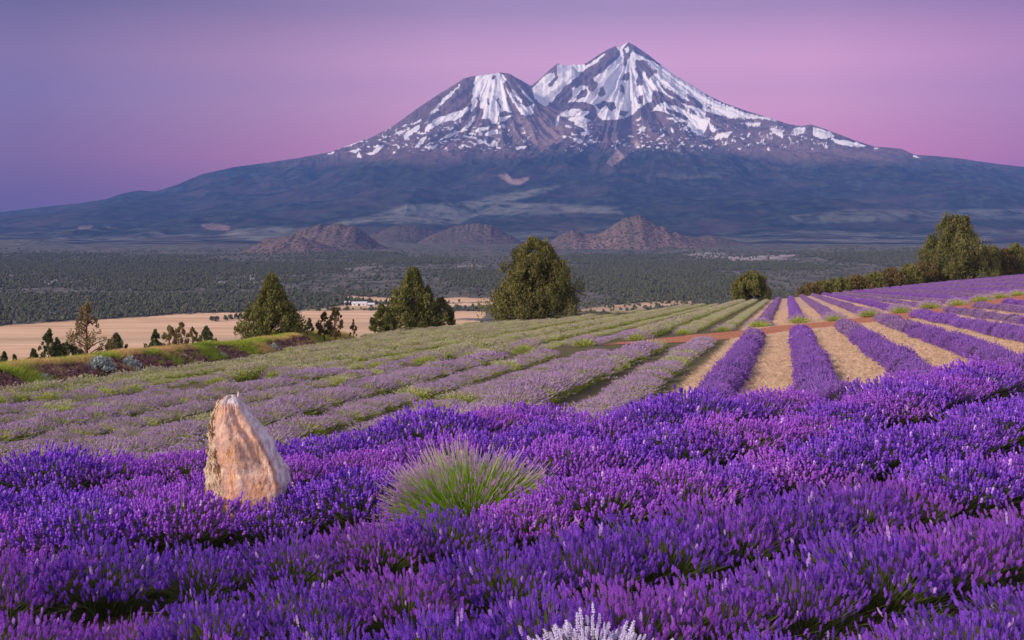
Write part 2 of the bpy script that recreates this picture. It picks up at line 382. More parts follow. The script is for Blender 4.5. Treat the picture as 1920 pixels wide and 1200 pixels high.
def za(p, s, ox, oy): return [(ox+x/s, oy+y/s) for x, y in p]
A_ = lambda v, *p: (v, za(p, 5.333, 960, 60))
B_ = lambda v, *p: (v, za(p, 4.8, 600, 120))
R_ = lambda v, *p: (v, za(p, 2.667, 1200, 60))
snow_polys = [
 A_(1, (1040,130),(1100,140),(1165,90),(1260,170),(1380,250),(1500,340),(1660,450),(1800,530),(1930,580),(1930,850),(1850,840),(1750,770),(1640,690),(1560,640),(1480,690),(1400,740),(1300,790),(1230,820),(1130,860),(1000,880),(900,880),(850,820),(830,740),(800,720),(700,700),(620,700),(560,710),(600,650),(600,560),(740,510),(850,430),(930,370),(1000,310),(1100,225)),
 R_(1, (0,90),(60,130),(200,240),(280,290),(400,350),(520,400),(640,428),(690,447),(560,436),(440,430),(350,402),(240,370),(180,330),(130,290),(0,210)),
 A_(1, (455,318),(560,328),(600,312),(700,320),(760,330),(940,205),(900,270),(760,360),(620,470),(560,520),(500,570),(440,640),(400,700),(330,740),(250,700),(210,620),(200,550),(330,550),(400,520),(460,440),(440,370)),
 A_(1, (215,545),(330,430),(430,395),(440,430),(380,510),(300,560)),
 A_(0, (440,330),(455,400),(470,450),(400,540),(340,555),(400,510),(440,440),(430,390)),
 A_(0, (600,520),(660,450),(760,370),(850,300),(940,220),(1040,135),(1060,170),(1020,230),(1095,195),(1000,290),(900,370),(830,430),(810,480),(870,510),(830,570),(780,595),(760,540),(700,530),(640,560)),
 A_(0, (880,560),(920,550),(940,590),(930,640),(900,650),(870,640)),
 A_(0, (1105,185),(1165,95),(1230,120),(1300,180),(1480,320),(1480,345),(1400,290),(1250,225),(1205,180),(1185,250),(1130,350),(1100,340),(1125,260)),
 A_(1, (1130,170),(1165,150),(1160,190),(1140,215)),
 A_(0, (1240,280),(1330,280),(1380,330),(1450,400),(1400,440),(1360,475),(1335,400),(1300,375),(1310,530),(1250,545),(1240,500),(1265,420),(1230,370)),
 A_(0, (1080,480),(1130,410),(1180,395),(1175,470),(1120,490)), A_(0, (1090,520),(1125,530),(1120,630),(1085,600)),
 A_(0, (1255,715),(1275,640),(1335,628),(1300,715)), A_(.3, (960,510),(1010,490),(1010,530)),
 A_(0, (1420,485),(1560,575),(1720,680),(1900,735),(1900,770),(1700,705),(1550,615)),
 A_(0, (1405,590),(1440,588),(1560,640),(1650,680),(1760,770),(1920,860),(1920,880),(1760,800),(1640,740),(1540,700),(1480,700),(1420,760),(1290,830),(1150,870),(1230,800),(1330,720),(1430,670)),
 A_(0, (830,730),(920,690),(1020,700),(1055,750),(1000,795),(940,735),(880,785)),
 A_(0, (650,640),(680,590),(740,570),(750,610),(730,650),(650,685)), A_(0, (1080,790),(1180,785),(1120,840),(1050,830)),
 A_(1, (450,835),(560,780),(640,770),(790,800),(740,835),(600,845),(460,850)), A_(1, (540,862),(700,845),(780,890),(745,900),(760,1025),(720,960),(650,940),(600,890)),
 A_(1, (1500,700),(1560,698),(1700,760),(1920,890),(1920,1020),(1820,1010),(1800,900),(1700,820),(1560,770),(1460,770),(1380,805)), A_(1, (1520,850),(1700,850),(1760,900),(1640,905)),
 A_(.9, (520,930),(590,930),(600,960),(540,955)), A_(1, (690,1000),(780,1005),(760,1035),(700,1030)), A_(1, (615,1062),(695,1062),(695,1102),(615,1100)), A_(.9, (30,1160),(130,1140),(80,1178)), A_(.9, (500,1030),(550,1040),(540,1070),(505,1060)),
 A_(1, (440,870),(470,850),(460,950),(445,930)), A_(1, (1260,960),(1340,940),(1330,1000),(1270,995)), A_(1, (1480,1040),(1520,1010),(1520,1050)), A_(1, (1575,960),(1610,970),(1600,1020)), A_(.8,(1230,880),(1290,850),(1300,870),(1250,900)),
 R_(1, (60,382),(110,350),(200,390),(345,430),(330,490),(290,522),(250,480),(230,440),(110,400)), R_(0, (110,372),(200,405),(250,440),(220,440),(140,400)),
 R_(1, (520,455),(600,452),(605,475),(540,470)), R_(1, (645,478),(720,490),(710,532),(670,510)), R_(1, (765,480),(822,478),(820,508),(770,510)), R_(1, (860,478),(925,488),(975,520),(920,535),(870,520)),
 R_(1, (950,528),(1140,567),(1100,577),(980,556)), R_(1, (1160,580),(1205,577),(1180,590)), R_(1, (1350,610),(1408,630),(1380,632)), R_(1, (380,510),(460,495),(440,525),(370,540)), R_(.8,(735,510),(760,545),(750,550)), R_(.6,(340,440),(380,500),(360,505)),
 R_(0, (225,305),(300,350),(380,385),(300,370),(250,345)), R_(0,(60,300),(110,310),(150,340),(250,395),(160,365),(90,335),(70,360),(0,400),(60,340)),
 B_(1, (1400,108),(1480,98),(1590,80),(1640,95),(1680,140),(1650,180),(1665,260),(1695,340),(1725,440),(1660,420),(1620,440),(1600,480),(1590,535),(1545,540),(1530,490),(1440,490),(1480,420),(1440,400),(1432,240),(1420,300),(1400,390),(1350,440),(1350,400),(1375,290),(1380,200)),
 B_(0, (1540,120),(1590,90),(1585,110),(1560,150)), B_(0,(1500,310),(1515,300),(1520,360),(1500,380)), B_(0,(1590,320),(1605,300),(1640,400),(1620,400)),
 B_(.85, (1655,180),(1700,290),(1790,420),(1840,450),(1910,430),(1850,380),(1760,340),(1690,230)), B_(.7,(1700,200),(1760,260),(1830,340),(1810,350),(1730,280)),
 B_(.75,(1780,190),(1850,260),(1920,330),(1920,350),(1840,290)), B_(.8,(1860,390),(1920,350),(1920,460),(1800,460)),
 B_(1, (945,592),(1010,510),(1180,440),(1290,420),(1330,370),(1332,420),(1270,480),(1200,510),(1110,520),(1040,560),(970,592)), B_(1,(1240,530),(1275,480),(1265,530)),
 B_(1, (985,445),(1120,298),(1262,175),(1255,210),(1135,325),(1040,425),(1000,452)), B_(.8,(1020,440),(1070,400),(1080,410),(1040,435)),
 B_(1, (745,682),(757,620),(830,580),(912,543),(880,590),(800,655),(780,677)), B_(.9,(710,575),(760,545),(800,533),(770,560)), B_(.9,(800,550),(900,500),(920,505),(850,545)), B_(.8,(640,650),(720,605),(830,570),(760,610)),
 B_(1, (1310,560),(1370,490),(1405,440),(1395,500),(1345,560),(1290,605),(1180,650),(1060,690),(1140,640),(1260,600)),
 B_(1, (1390,612),(1420,580),(1535,558),(1500,592),(1410,622)), B_(1, (1480,640),(1520,600),(1590,590),(1600,612),(1560,640),(1510,650)),
 B_(1, (1620,480),(1690,465),(1755,462),(1690,490),(1660,520),(1620,520)), B_(.9, (1590,560),(1650,540),(1660,560),(1610,575)),
 B_(1, (1410,680),(1440,690),(1530,720),(1545,690),(1580,690),(1590,735),(1540,745),(1440,712)), B_(1,(1290,640),(1410,660),(1400,672),(1300,655)), B_(.9,(1330,620),(1400,625),(1380,640)),
 B_(1, (855,755),(895,685),(968,645),(935,690),(900,752)), B_(1, (925,752),(980,745),(1060,718),(1030,770)), B_(1, (155,762),(250,712),(380,692),(300,722),(190,758)),
 B_(1, (235,792),(300,768),(400,770),(320,793)), B_(1, (405,812),(480,792),(510,742),(580,725),(530,785),(470,818)), B_(1, (1080,702),(1150,678),(1140,702)), B_(1, (325,842),(350,798),(385,842)), B_(1, (45,817),(150,783),(100,812)),
 B_(1, (420,740),(460,740),(455,760)), B_(.9,(470,745),(540,720),(500,755)), B_(1,(505,680),(555,675),(540,695)), B_(1,(700,740),(725,740),(705,775)), B_(.9,(750,720),(800,715),(790,735)), B_(.9,(810,735),(840,740),(835,755)), B_(1,(650,790),(680,785),(665,810)),
 B_(1,(1270,720),(1300,730),(1280,750)), B_(1,(1760,745),(1860,738),(1790,770)), B_(.9,(1690,600),(1715,570),(1700,605)), B_(.9,(1330,700),(1380,690),(1370,705)),
]
snow_at = poly_mask(snow_polys, 560, 1760, 60, 340, .5, 3)
wx_ = 7*(fbm(px/7, py/5, 3, 321)-.5); wy_ = 4*(fbm(px/6+9, py/4, 3, 331)-.5)
snow = snow_at(px+wx_, py+wy_)
snow0 = sstep(.02, .3, snow_at(px, py)); snow = snow*(1-.35*sstep(.60, .72, fbm(a1*26, r1/900, 3, 341))*(py > 120)*(py < 235)*(px > 1010))
# small drifts near the tree line
dr = fbm(px/9, py/3.2, 3, 301)*.62 + fbm(px/3.5, py/1.6, 2, 305)*.38
band = sstep(215, 245, py)*sstep(296, 268, py)*sstep(620, 700, px)*sstep(1620, 1500, px)
band = band*(1-.75*sstep(985, 1010, px)*sstep(1075, 1050, px))*(1-.5*sstep(1100, 1130, px)*sstep(1200, 1170, px))
snow = np.maximum(snow, snow*0 + band*sstep(.585, .66, dr)*.9)
tree = sstep(258, 292, py + 16*(fbm(px/40, py/14, 3, 311)-.5) - 26*sstep(60, 330, abs(px-1180)))*1.0
tree = np.clip(tree*(1-snow), 0, 1); snow = np.where(snow < .03, -.9, snow)+.12*(snow > .03)
slide = poly_mask([(1, [(1140, 300), (1165, 270), (1195, 262), (1203, 273), (1185, 285), (1165, 300), (1150, 312), (1138, 306)]), (1, [(932, 328), (950, 326), (962, 337), (990, 333), (992, 337), (972, 348), (955, 344)]),
                   (.7, [(375, 421), (400, 419), (432, 424), (430, 432), (390, 431)]), (.7, [(145, 425), (175, 423), (170, 429), (148, 430)]), (.5, [(200, 423), (208, 425), (203, 430)]),
                   (.45, [(960, 215), (1000, 220), (1050, 225), (1060, 260), (1020, 285), (985, 270), (962, 245)])], 100, 1760, 200, 460, 1.0, 2)(px, py)
meadow = poly_mask([(.75, [(690, 405), (760, 385), (850, 380), (960, 362), (1060, 345), (1020, 362), (950, 380), (1040, 382), (1160, 390), (1170, 402), (1080, 398), (1000, 404), (900, 402), (860, 420), (700, 418), (600, 428), (640, 415)]),
                    (.5, [(400, 440), (480, 425), (560, 425), (600, 430), (480, 448)]), (.5, [(1480, 404), (1600, 392), (1920, 392), (1920, 410), (1600, 416), (1500, 418)]),
                    (.3, [(1180, 330), (1350, 322), (1400, 330), (1300, 336)])], 100, 1920, 320, 470, 1.0, 4)(px, py)
mm = Mat('mountain_surface', .9, .1)
na = mm.noise(.02, 6, .7); nb = mm.noise(.0018, 6, .6); nc = mm.noise(.006, 6, .65)
sf = mm.step(mm.math('ADD', mm.attr('snow'), mm.math('MULTIPLY', mm.math('SUBTRACT', mm.math('ADD', mm.math('MULTIPLY', na, .6), mm.math('MULTIPLY', mm.attr('streak'), .75)),   .66), 1.35)), .40, .56)
rock = mm.mix(mm.step(na, .35, .65), (.085, .062, .075), (.21, .145, .15)); rock = mm.mix(mm.step(nb, .4, .6), rock, mm.mix(.5, rock, (.24, .15, .14)))
forest = mm.mix(mm.step(nc, .38, .62), (.010, .020, .022), (.058, .076, .062))
forest = mm.mix(mm.step(mm.noise(.012, 5, .8), .46, .60), mm.mix(.5, forest, (.004, .010, .012)), forest)
forest = mm.mix(mm.step(nb, .45, .68), forest, mm.mix(.6, forest, (.11, .075, .08)))
c = mm.mix(mm.attr('tree'), rock, forest)
c = mm.mix(mm.math('MULTIPLY', mm.attr('meadow'), mm.step(nc, .3, .6)), c, (.24, .25, .20))
c = mm.mix(mm.math('MULTIPLY', mm.attr('slide'), mm.step(na, .3, .55)), c, (.40, .28, .25))
c = mm.mix(sf, c, (.92, .92, .95))
mm.color(c)
me = mesh_np('mountain', np.stack([X, Y, Z], -1).reshape(-1, 3), grid_faces(*X.shape), [mm.m], smooth=True, attrs={'snow': snow, 'streak': fbm(a1*60*(1-wS)+a2*45*wS, np.minimum(r1, r2)/420, 4, 371), 'tree': tree, 'slide': slide, 'meadow': np.clip(meadow+.8*sstep(120, -10, H)*sstep(.45, .6, fbm(X/500, Y/260, 4, 361)), 0, 1)})
tag(obj('mountain', me), kind='structure')

# cinder hills on the valley floor
hm_ = Mat('cinder_hill', .95, .05)
spots = hm_.noise(.09, 3, .6); big = hm_.noise(.006, 4)
c = hm_.mix(big, (.17, .12, .11), (.29, .205, .18)); c = hm_.mix(hm_.step(spots, .50, .56), c, (.045, .05, .045))
hm_.color(hm_.mix(hm_.attr('dark'), c, hm_.mix(.75, c, (.04, .05, .045))))
def hill(cxp, d, prof, depth, dark, seed):
    P = np.array(prof, float); x0, x1 = P[0, 0], P[-1, 0]
    xs = np.linspace(x0-25, x1+25, 170); ys = np.linspace(-1, 1, 90)
    k = np.hanning(7); k /= k.sum()
    top = np.maximum(((HY-np.interp(xs, P[:, 0], P[:, 1]))/F*d+100), 0)
    top = np.convolve(np.pad(top, 3, mode='edge'), k, 'valid')
    XX = (xs-HX)/F*d; GX, GV = np.meshgrid(XX, ys)
    e = np.clip((P[:, 1].max()-np.interp(xs, P[:, 0], P[:, 1]))/(P[:, 1].max()-P[:, 1].min()), 0, 1)**.5
    GY = d + GV*depth*(.25+.75*e)[None, :]
    sh = (1-np.abs(GV)**1.35)
    n = fbm(GX/70, GY/110, 5, seed, True)-.6
    top = top*(1+.10*(fbm(XX/28, XX*0, 3, seed+3)-.5)*2)
    GZ = -104 + top[None, :]*np.clip(sh, 0, 1) + n*24*np.clip(sh, 0, 1)*np.clip(1-sh, 0, 1)*2.5*e[None, :]+3*e[None, :]
    GX = GX + GV*0
    dk = np.clip(dark + .8*(fbm(GX/160, GY/220, 3, seed+5)-.45), 0, 1)
    o = obj('hill', mesh_np('hill', np.stack([GX, GY, GZ], -1).reshape(-1, 3), grid_faces(*GX.shape), [hm_.m], smooth=True, attrs={'dark': dk}))
    return tag(o, kind='structure')
hill(1195, 5200, [(1005, 470), (1030, 455), (1050, 440), (1075, 431), (1100, 440), (1130, 433), (1165, 412), (1185, 407), (1195, 405), (1205, 408), (1220, 416), (1260, 431), (1300, 446), (1350, 462), (1380, 468)], 330, .1, 401)
hill(640, 5000, [(500, 470), (530, 450), (560, 430), (600, 421), (640, 420), (665, 424), (690, 440), (710, 456), (740, 470)], 300, .35, 411)
hill(545, 4500, [(430, 482), (470, 466), (500, 448), (530, 441), (560, 441), (600, 455), (650, 474), (670, 480)], 260, .25, 421)
hill(890, 6300, [(780, 455), (810, 440), (850, 424), (890, 418), (920, 422), (950, 436), (975, 450), (990, 457)], 300, .5, 431)
hill(750, 6500, [(660, 455), (700, 436), (750, 420), (790, 424), (830, 440), (850, 455)], 280, .75, 441)
hill(1330, 5900, [(1250, 462), (1290, 446), (1330, 440), (1380, 450), (1420, 460)], 250, .6, 451)

# ------------------------------------------------------------------ instancing for what nobody could count
def scatter(name, P, rotz, scl, idx, sources, kind='stuff'):
    col = bpy.data.collections.new(name+'_sources')
    for i, m_ in enumerate(sources):
        o = bpy.data.objects.new('s%02d_%s' % (i, name), m_); col.objects.link(o)
    me = bpy.data.meshes.new(name); me.vertices.add(len(P)); me.vertices.foreach_set('co', np.asarray(P, np.float32).ravel())
    for nm, tp, v, key in (('rot', 'FLOAT', rotz, 'value'), ('scl', 'FLOAT_VECTOR', scl, 'vector'), ('idx', 'INT', idx, 'value')):
        at = me.attributes.new(nm, tp, 'POINT'); at.data.foreach_set(key, np.asarray(v, np.int32 if tp == 'INT' else np.float32).ravel())
    o = obj(name, me)
    ng = bpy.data.node_groups.new(name, 'GeometryNodeTree')
    ng.interface.new_socket('Geometry', in_out='INPUT', socket_type='NodeSocketGeometry')
    ng.interface.new_socket('Geometry', in_out='OUTPUT', socket_type='NodeSocketGeometry')
    gn, gl = ng.nodes, ng.links
    gi = gn.new('NodeGroupInput'); go = gn.new('NodeGroupOutput')
    iop = gn.new('GeometryNodeInstanceOnPoints'); ci = gn.new('GeometryNodeCollectionInfo')
    ci.inputs['Collection'].default_value = col; ci.inputs['Separate Children'].default_value = True; ci.inputs['Reset Children'].default_value = True
    def na(n_, t_):
        q = gn.new('GeometryNodeInputNamedAttribute'); q.data_type = t_; q.inputs['Name'].default_value = n_; return q.outputs['Attribute']
    cx_ = gn.new('ShaderNodeCombineXYZ'); gl.new(na('rot', 'FLOAT'), cx_.inputs['Z'])
    gl.new(gi.outputs[0], iop.inputs['Points']); gl.new(ci.outputs[0], iop.inputs['Instance'])
    iop.inputs['Pick Instance'].default_value = True
    gl.new(na('idx', 'INT'), iop.inputs['Instance Index']); gl.new(cx_.outputs[0], iop.inputs['Rotation']); gl.new(na('scl', 'FLOAT_VECTOR'), iop.inputs['Scale'])
    gl.new(iop.outputs[0], go.inputs[0])
    md_ = o.modifiers.new('scatter', 'NODES'); md_.node_group = ng
    return tag(o, kind=kind)

# far woodland on the valley floor
jf = plant_mat('woodland_foliage', (.045, .060, .035), (.13, .145, .085), (.10, .095, .07), .1)
def far_tree(seed, slim=1.0):
    r = np.random.RandomState(seed); p = Parts()
    for k in range(5):
        cx, cy = r.normal(0, .16, 2); z0 = r.uniform(0, .25); h = r.uniform(.55, .85)*(1 if k else 1.1); w = r.uniform(.18, .34)*slim
        a = np.arange(5)*2*PI/5+r.rand()*6; ww = w*r.uniform(.75, 1.2, 5)
        ring = np.stack([cx+ww*np.cos(a), cy+ww*np.sin(a), z0+h*.35+0*a], -1)
        V = np.concatenate([ring, [[cx, cy, z0]], [[cx, cy, z0+h]]])
        Fc = [(i, (i+1) % 5, 6) for i in range(5)] + [((i+1) % 5, i, 5) for i in range(5)]
        p.add(V, Fc, 0, np.full(7, r.rand()))
    return p.mesh('far_tree', [jf])
n = 330000
d = np.sqrt(rng.uniform(1150**2, 4700**2, n)); t = rng.uniform(-.52, .52, n)
x = t*d; ok = np.ones(n, bool)
qx, qy = pix(x, d, -100)
tm = tan_at(qx+8*(vnoise(qx/30, qy/4, 1)-.5), qy+2*(vnoise(qx/17, qy/3, 2)-.5)); pm = pale_at(qx, qy)
dens = .06 + .72*sstep(.42, .58, fbm(x/260, d/420, 4, 131))
dens *= (1-tm)*(1-.8*pm)
dens *= np.where(d > 2500, (2500/d)**1.2, 1)*.75
dens *= 1-.93*sstep(3000, 4600, d+900*(fbm(x/500, d/900, 3, 171)-.5))
dens = np.where((tm < .5) & (d < 1750) & (t < -.12), .62, dens)
keep = rng.rand(n) < dens
x, d = x[keep], d[keep]
hh = rng.uniform(3.0, 6.5, len(x))*(1+.25*(d > 3000))
scatter('valley_woodland', np.stack([x, d, valley_z(x, d)-.2], -1), rng.uniform(0, 6.28, len(x)), np.stack([hh*rng.uniform(.8, 1.2, len(x)), hh*rng.uniform(.8, 1.2, len(x)), hh], -1), rng.randint(0, 5, len(x)), [far_tree(s) for s in range(5)])
print('woodland', len(x))

# ------------------------------------------------------------------ lavender
def frames(D):
    up = np.where(abs(D[:, 2:3]) < .9, [[0, 0, 1.]], [[1., 0, 0]])
    a = np.cross(D, up); a /= np.linalg.norm(a, axis=1, keepdims=True); return a, np.cross(D, a)
def place(tV, tF, P, D, sr, sl, twist, p, m, a):
    A, B = frames(D); c, s = np.cos(twist)[:, None], np.sin(twist)[:, None]
    A, B = A*c+B*s, B*c-A*s
    V = P[:, None, :] + (A[:, None, :]*tV[None, :, 0:1] + B[:, None, :]*tV[None, :, 1:2])*sr[:, None, None] + D[:, None, :]*tV[None, :, 2:3]*sl[:, None, None]
    Fc = tF[None] + (np.arange(len(P))*len(tV))[:, None, None]
    p.add(V.reshape(-1, 3), Fc.reshape(-1, 3), m, np.repeat(a, len(tV)))
def spike_template(lod, r):
    V, Fc = [], []
    if lod == 0:
        for w in range(6):
            z = [0, .22, .40, .58, .74, .90][w]; rad = [.62, 1, 1, .95, .85, .55][w]; n_ = [4, 6, 6, 6, 5, 4][w]
            for j in range(n_):
                a = 2*PI*(j+.5*(w % 2))/n_ + r.uniform(-.25, .25); ca, sa = math.cos(a), math.sin(a); q = rad*r.uniform(.75, 1.2); b = len(V); hw = .33
                V += [(ca*.15-sa*hw, sa*.15+ca*hw, z-.03), (ca*.15+sa*hw, sa*.15-ca*hw, z-.03), (ca*q, sa*q, z+r.uniform(.04, .12)), (ca*.4, sa*.4, z+.15)]
                Fc += [(b, b+1, b+2), (b+1, b+3, b+2), (b+3, b, b+2)]
    else:
        zs, rs = ([0, .2, .38, .62, .82, 1.0], [.3, 1, .62, 1, .75, .1]) if lod == 1 else ([0, .4, 1.0], [.25, 1, .15])
        k = 4 if lod == 1 else 3
        for z, q in zip(zs, rs):
            for j in range(k):
                a = 2*PI*j/k+z*2; V.append((q*math.cos(a), q*math.sin(a), z))
        for i in range(len(zs)-1):
            for j in range(k):
                a, b = i*k+j, i*k+(j+1) % k
                Fc += [(a, b, a+k), (b, b+k, a+k)]
    return np.array(V, float), np.array(Fc)
def blade(p, B, T, w, m, a, r, bend=0.0, segs=1):
    D = T-B; s = np.cross(D, r.normal(size=D.shape)); s /= np.linalg.norm(s, axis=1, keepdims=True)+1e-9
    s *= np.asarray(w).reshape(-1, 1); n_ = len(B)
    if segs == 1:
        V = np.stack([B-s, B+s, T], 1); Fc = np.array([[0, 1, 2]])
    else:
        M = (B+T)/2 + np.asarray(bend)*np.array([0, 0, 1.]); V = np.stack([B-s*.8, B+s*.8, M+s, M-s, T+s*.5, T-s*.5], 1); Fc = np.array([[0, 1, 2], [0, 2, 3], [3, 2, 4], [3, 4, 5]])
    k = V.shape[1]; FF = Fc[None]+(np.arange(n_)*k)[:, None, None]
    p.add(V.reshape(-1, 3), FF.reshape(-1, 3), m, np.repeat(a, k))

def bush(seed, lod, R, H, n, spike_r, spike_l, nleaf, split=False, spread=1.0, lean=(0, 0), lowcut=.12, stem_w=.0016, top=0.0, zp=.8, side=1.0):
    """one clump of lavender: leaves at the foot, stems fanned over a dome, a flower spike at each tip"""
    r = np.random.RandomState(seed)
    ph = r.uniform(0, 2*PI, n); cz = np.where(r.rand(n) < .88, r.uniform(top, 1, n), r.uniform(lowcut, 1, n)); sz = np.sqrt(1-cz**2)*spread
    ln = np.clip(r.normal(1.0, .09, n), .70, 1.22) * (1+.07*np.sin(3*ph+seed))
    ln = np.where(r.rand(n) < .18, ln*r.uniform(.72, .95, n), ln)
    lx, ly = lean
    T = np.stack([R*sz*np.cos(ph), R*sz*np.sin(ph), H*(cz**zp)], -1)*ln[:, None]
    T[:, 0] += lx*T[:, 2]; T[:, 1] += ly*T[:, 2]
    T[:, 2] = np.maximum(T[:, 2], .10)
    B = np.stack([T[:, 0]*.22, T[:, 1]*.22, r.uniform(.02, .12, n)*H], -1)+r.normal(0, .02, (n, 3))*[1, 1, 0]
    D = (T-B)*[side, side, 1.0]; D[:, 2] += .12*H*sz; D += r.normal(0, .05, D.shape)*H; D /= np.linalg.norm(D, axis=1, keepdims=True)
    a = np.clip(r.normal(.5, .22, n), 0, 1)
    fl, st, lf = Parts(), Parts(), Parts()
    L_ = spike_l*r.uniform(.7, 1.3, n); Rr = spike_r*r.uniform(.8, 1.2, n)
    groups = r.randint(0, 4, n)
    for gidx in range(4):
        k = groups == gidx; tV, tF = spike_template(lod, r)
        place(tV, tF, (T-D*L_[:, None]*.5)[k], D[k], Rr[k], L_[k], r.uniform(0, 6, k.sum()), fl, 0, a[k])
    blade(st, B, T-D*L_[:, None]*.45, stem_w*(1 if lod == 0 else 1.8 if lod == 1 else 3.5), 1, r.rand(n), r, .02, 2 if lod < 2 else 1)
    if lod == 0: blade(st, B, T-D*L_[:, None]*.45, stem_w, 1, r.rand(n), r, .02, 2)
    m = nleaf; ph = r.uniform(0, 2*PI, m); q = np.sqrt(r.rand(m))*.72*R; hz = H*.52*np.sqrt(np.clip(1-(q/(.8*R))**2, .05, 1))*r.uniform(.2, 1, m)
    Bl = np.stack([q*np.cos(ph), q*np.sin(ph), hz], -1); dr_ = Bl*[1.2, 1.2, .6]/R+np.array([0, 0, .55])+r.normal(0, .25, (m, 3))
    dr_ /= np.linalg.norm(dr_, axis=1, keepdims=True)
    blade(lf, Bl, Bl+dr_*(r.uniform(.05, .12, m)*(1 if lod < 2 else 1.6))[:, None], .004*(1, 1.6, 4)[lod], 2, r.rand(m), r)
    return fl, st, lf
def joined(parts, mats, name='lavender'):
    p = Parts(); 
    for q in parts:
        for V, Fc, M, A in zip(q.V, q.F, q.M, q.A):
            p.V.append(V); p.A.append(A); p.M.append(M)
        off = 0
    p.F = []; base = 0
    for q in parts:
        for Fc in q.F: p.F.append(Fc+base)
        base += q.n
    p.n = base
    return p.mesh(name, mats)
def three(parts, mats):
    out = []
    for q, nm in zip(parts, ('flower_spikes', 'stems', 'leaves')):
        q.M = [M*0 for M in q.M]
    return [q.mesh(nm, [m_]) for q, nm, m_ in zip(parts, ('flower_spikes', 'stems', 'leaves'), mats)]

near0 = [three(bush(100+s, 0, .54, .37, 640, .0088, .042, 800, lean=(-.10, 0), lowcut=.14, top=.58, zp=.8, side=.42), (PURPLE, STEM, LEAF)) for s in range(4)]
near1 = [three(bush(120+s, 1, .54, .37, 720, .0100, .044, 700, lean=(-.08, 0), lowcut=.14, top=.58, zp=.8, side=.42), (PURPLE, STEM, LEAF)) for s in range(4)]
mid_purple = [joined(bush(140+s, 1, .53, .50, 1000, .014, .062, 300, lowcut=.15), (VIOLET, STEM, LEAF)) for s in range(3)]
mid_mauve = [joined(bush(150+s, 1, .80, .40, 560, .012, .055, 2200, lowcut=.2, stem_w=.003, top=.5), (MAUVE, BRIGHT, BRIGHT)) for s in range(3)]
DULL = plant_mat('dull_violet_flowers', (.17, .09, .30), (.42, .26, .58), (.34, .24, .40))
far_purple = [joined(bush(160+s, 2, .52, .48, 460, .026, .095, 260), (DULL, STEM, BRIGHT)) for s in range(3)]
far_violet = [joined(bush(165+s, 2, .52, .46, 460, .026, .095, 160), (VIOLET, STEM, LEAF)) for s in range(3)]
far_mauve = [joined(bush(170+s, 2, .80, .40, 280, .024, .075, 900, lowcut=.2, stem_w=.006, top=.5), (MAUVE, BRIGHT, BRIGHT)) for s in range(3)]
far_grey = [joined(bush(180+s, 2, .78, .40, 200, .022, .070, 1000, lowcut=.3, stem_w=.008, top=.6), (GREY, BRIGHT, BRIGHT)) for s in range(3)]
end_green = [joined(bush(190+s, 2, .95, .66, 380, .02, .08, 900, lowcut=.2, stem_w=.006), (MAUVE, BRIGHT, BRIGHT)) for s in range(2)]

NEXT = {}
def dup(root, loc, rz, scl, label=None, group=None):
    r_ = root.copy(); COL.objects.link(r_); r_.location = loc; r_.rotation_euler = (0, 0, rz); r_.scale = scl
    if label: r_['label'] = label
    if group: r_['group'] = group
    for ch in root.children:
        c_ = ch.copy(); COL.objects.link(c_); c_.parent = r_
    return r_
def first(name, meshes, cat):
    t_ = empty(name, (0, 0, 0)); tag(t_, cat=cat)
    for m_, nm in zip(meshes, ('flower_spikes', 'stems', 'leaves')):
        obj(nm, m_, t_)['kind'] = 'stuff'
    return t_
protos = {}
ORD = ['first', 'second', 'third', 'fourth', 'fifth', 'sixth', 'seventh', 'eighth', 'ninth', 'tenth', 'eleventh', 'twelfth', 'thirteenth', 'fourteenth', 'fifteenth', 'sixteenth', 'seventeenth', 'eighteenth', 'nineteenth', 'twentieth'] + ['twenty-'+q_ for q_ in ('first', 'second', 'third', 'fourth', 'fifth', 'sixth', 'seventh', 'eighth', 'ninth')] + ['thirtieth'] + ['thirty-'+q_ for q_ in ('first', 'second', 'third', 'fourth', 'fifth', 'sixth', 'seventh', 'eighth', 'ninth')]
def where(px_, py_):
    if py_ > 905:
        for lim, w_ in ((330, 'below and left of the standing stone'), (600, 'below the standing stone'), (760, 'between the standing stone and the green tussock'), (1040, 'below the green tussock'), (1330, 'just right of the green tussock'), (1620, 'well right of the green tussock')):
            if px_ < lim: return w_
        return 'beside the right edge of the photo'
    for lim, w_ in ((370, 'left of the standing stone'), (600, 'beside and behind the standing stone'), (800, 'behind the gap between stone and green tussock'), (1040, 'behind the green tussock'), (1330, 'below the end of the red path'), (1620, 'in front of the pale straw aisles')):
        if px_ < lim: return w_
    return 'near the right edge of the photo'
STONE = (-2.10, 9.9); TUFT = (-.34, 9.4); WHITE = (.34, 5.0)
rowsR = [22.05, 21.0, 19.88, 18.62, 17.08, 15.25, 13.3, 11.3, 9.3, 7.3, 5.3, 3.3]
rowsS = [.78, .79, .83, .90, 1.02, 1.16, 1.28, 1.32, 1.32, 1.32, 1.32, 1.32]             # rows bend round a point to the left
near = []
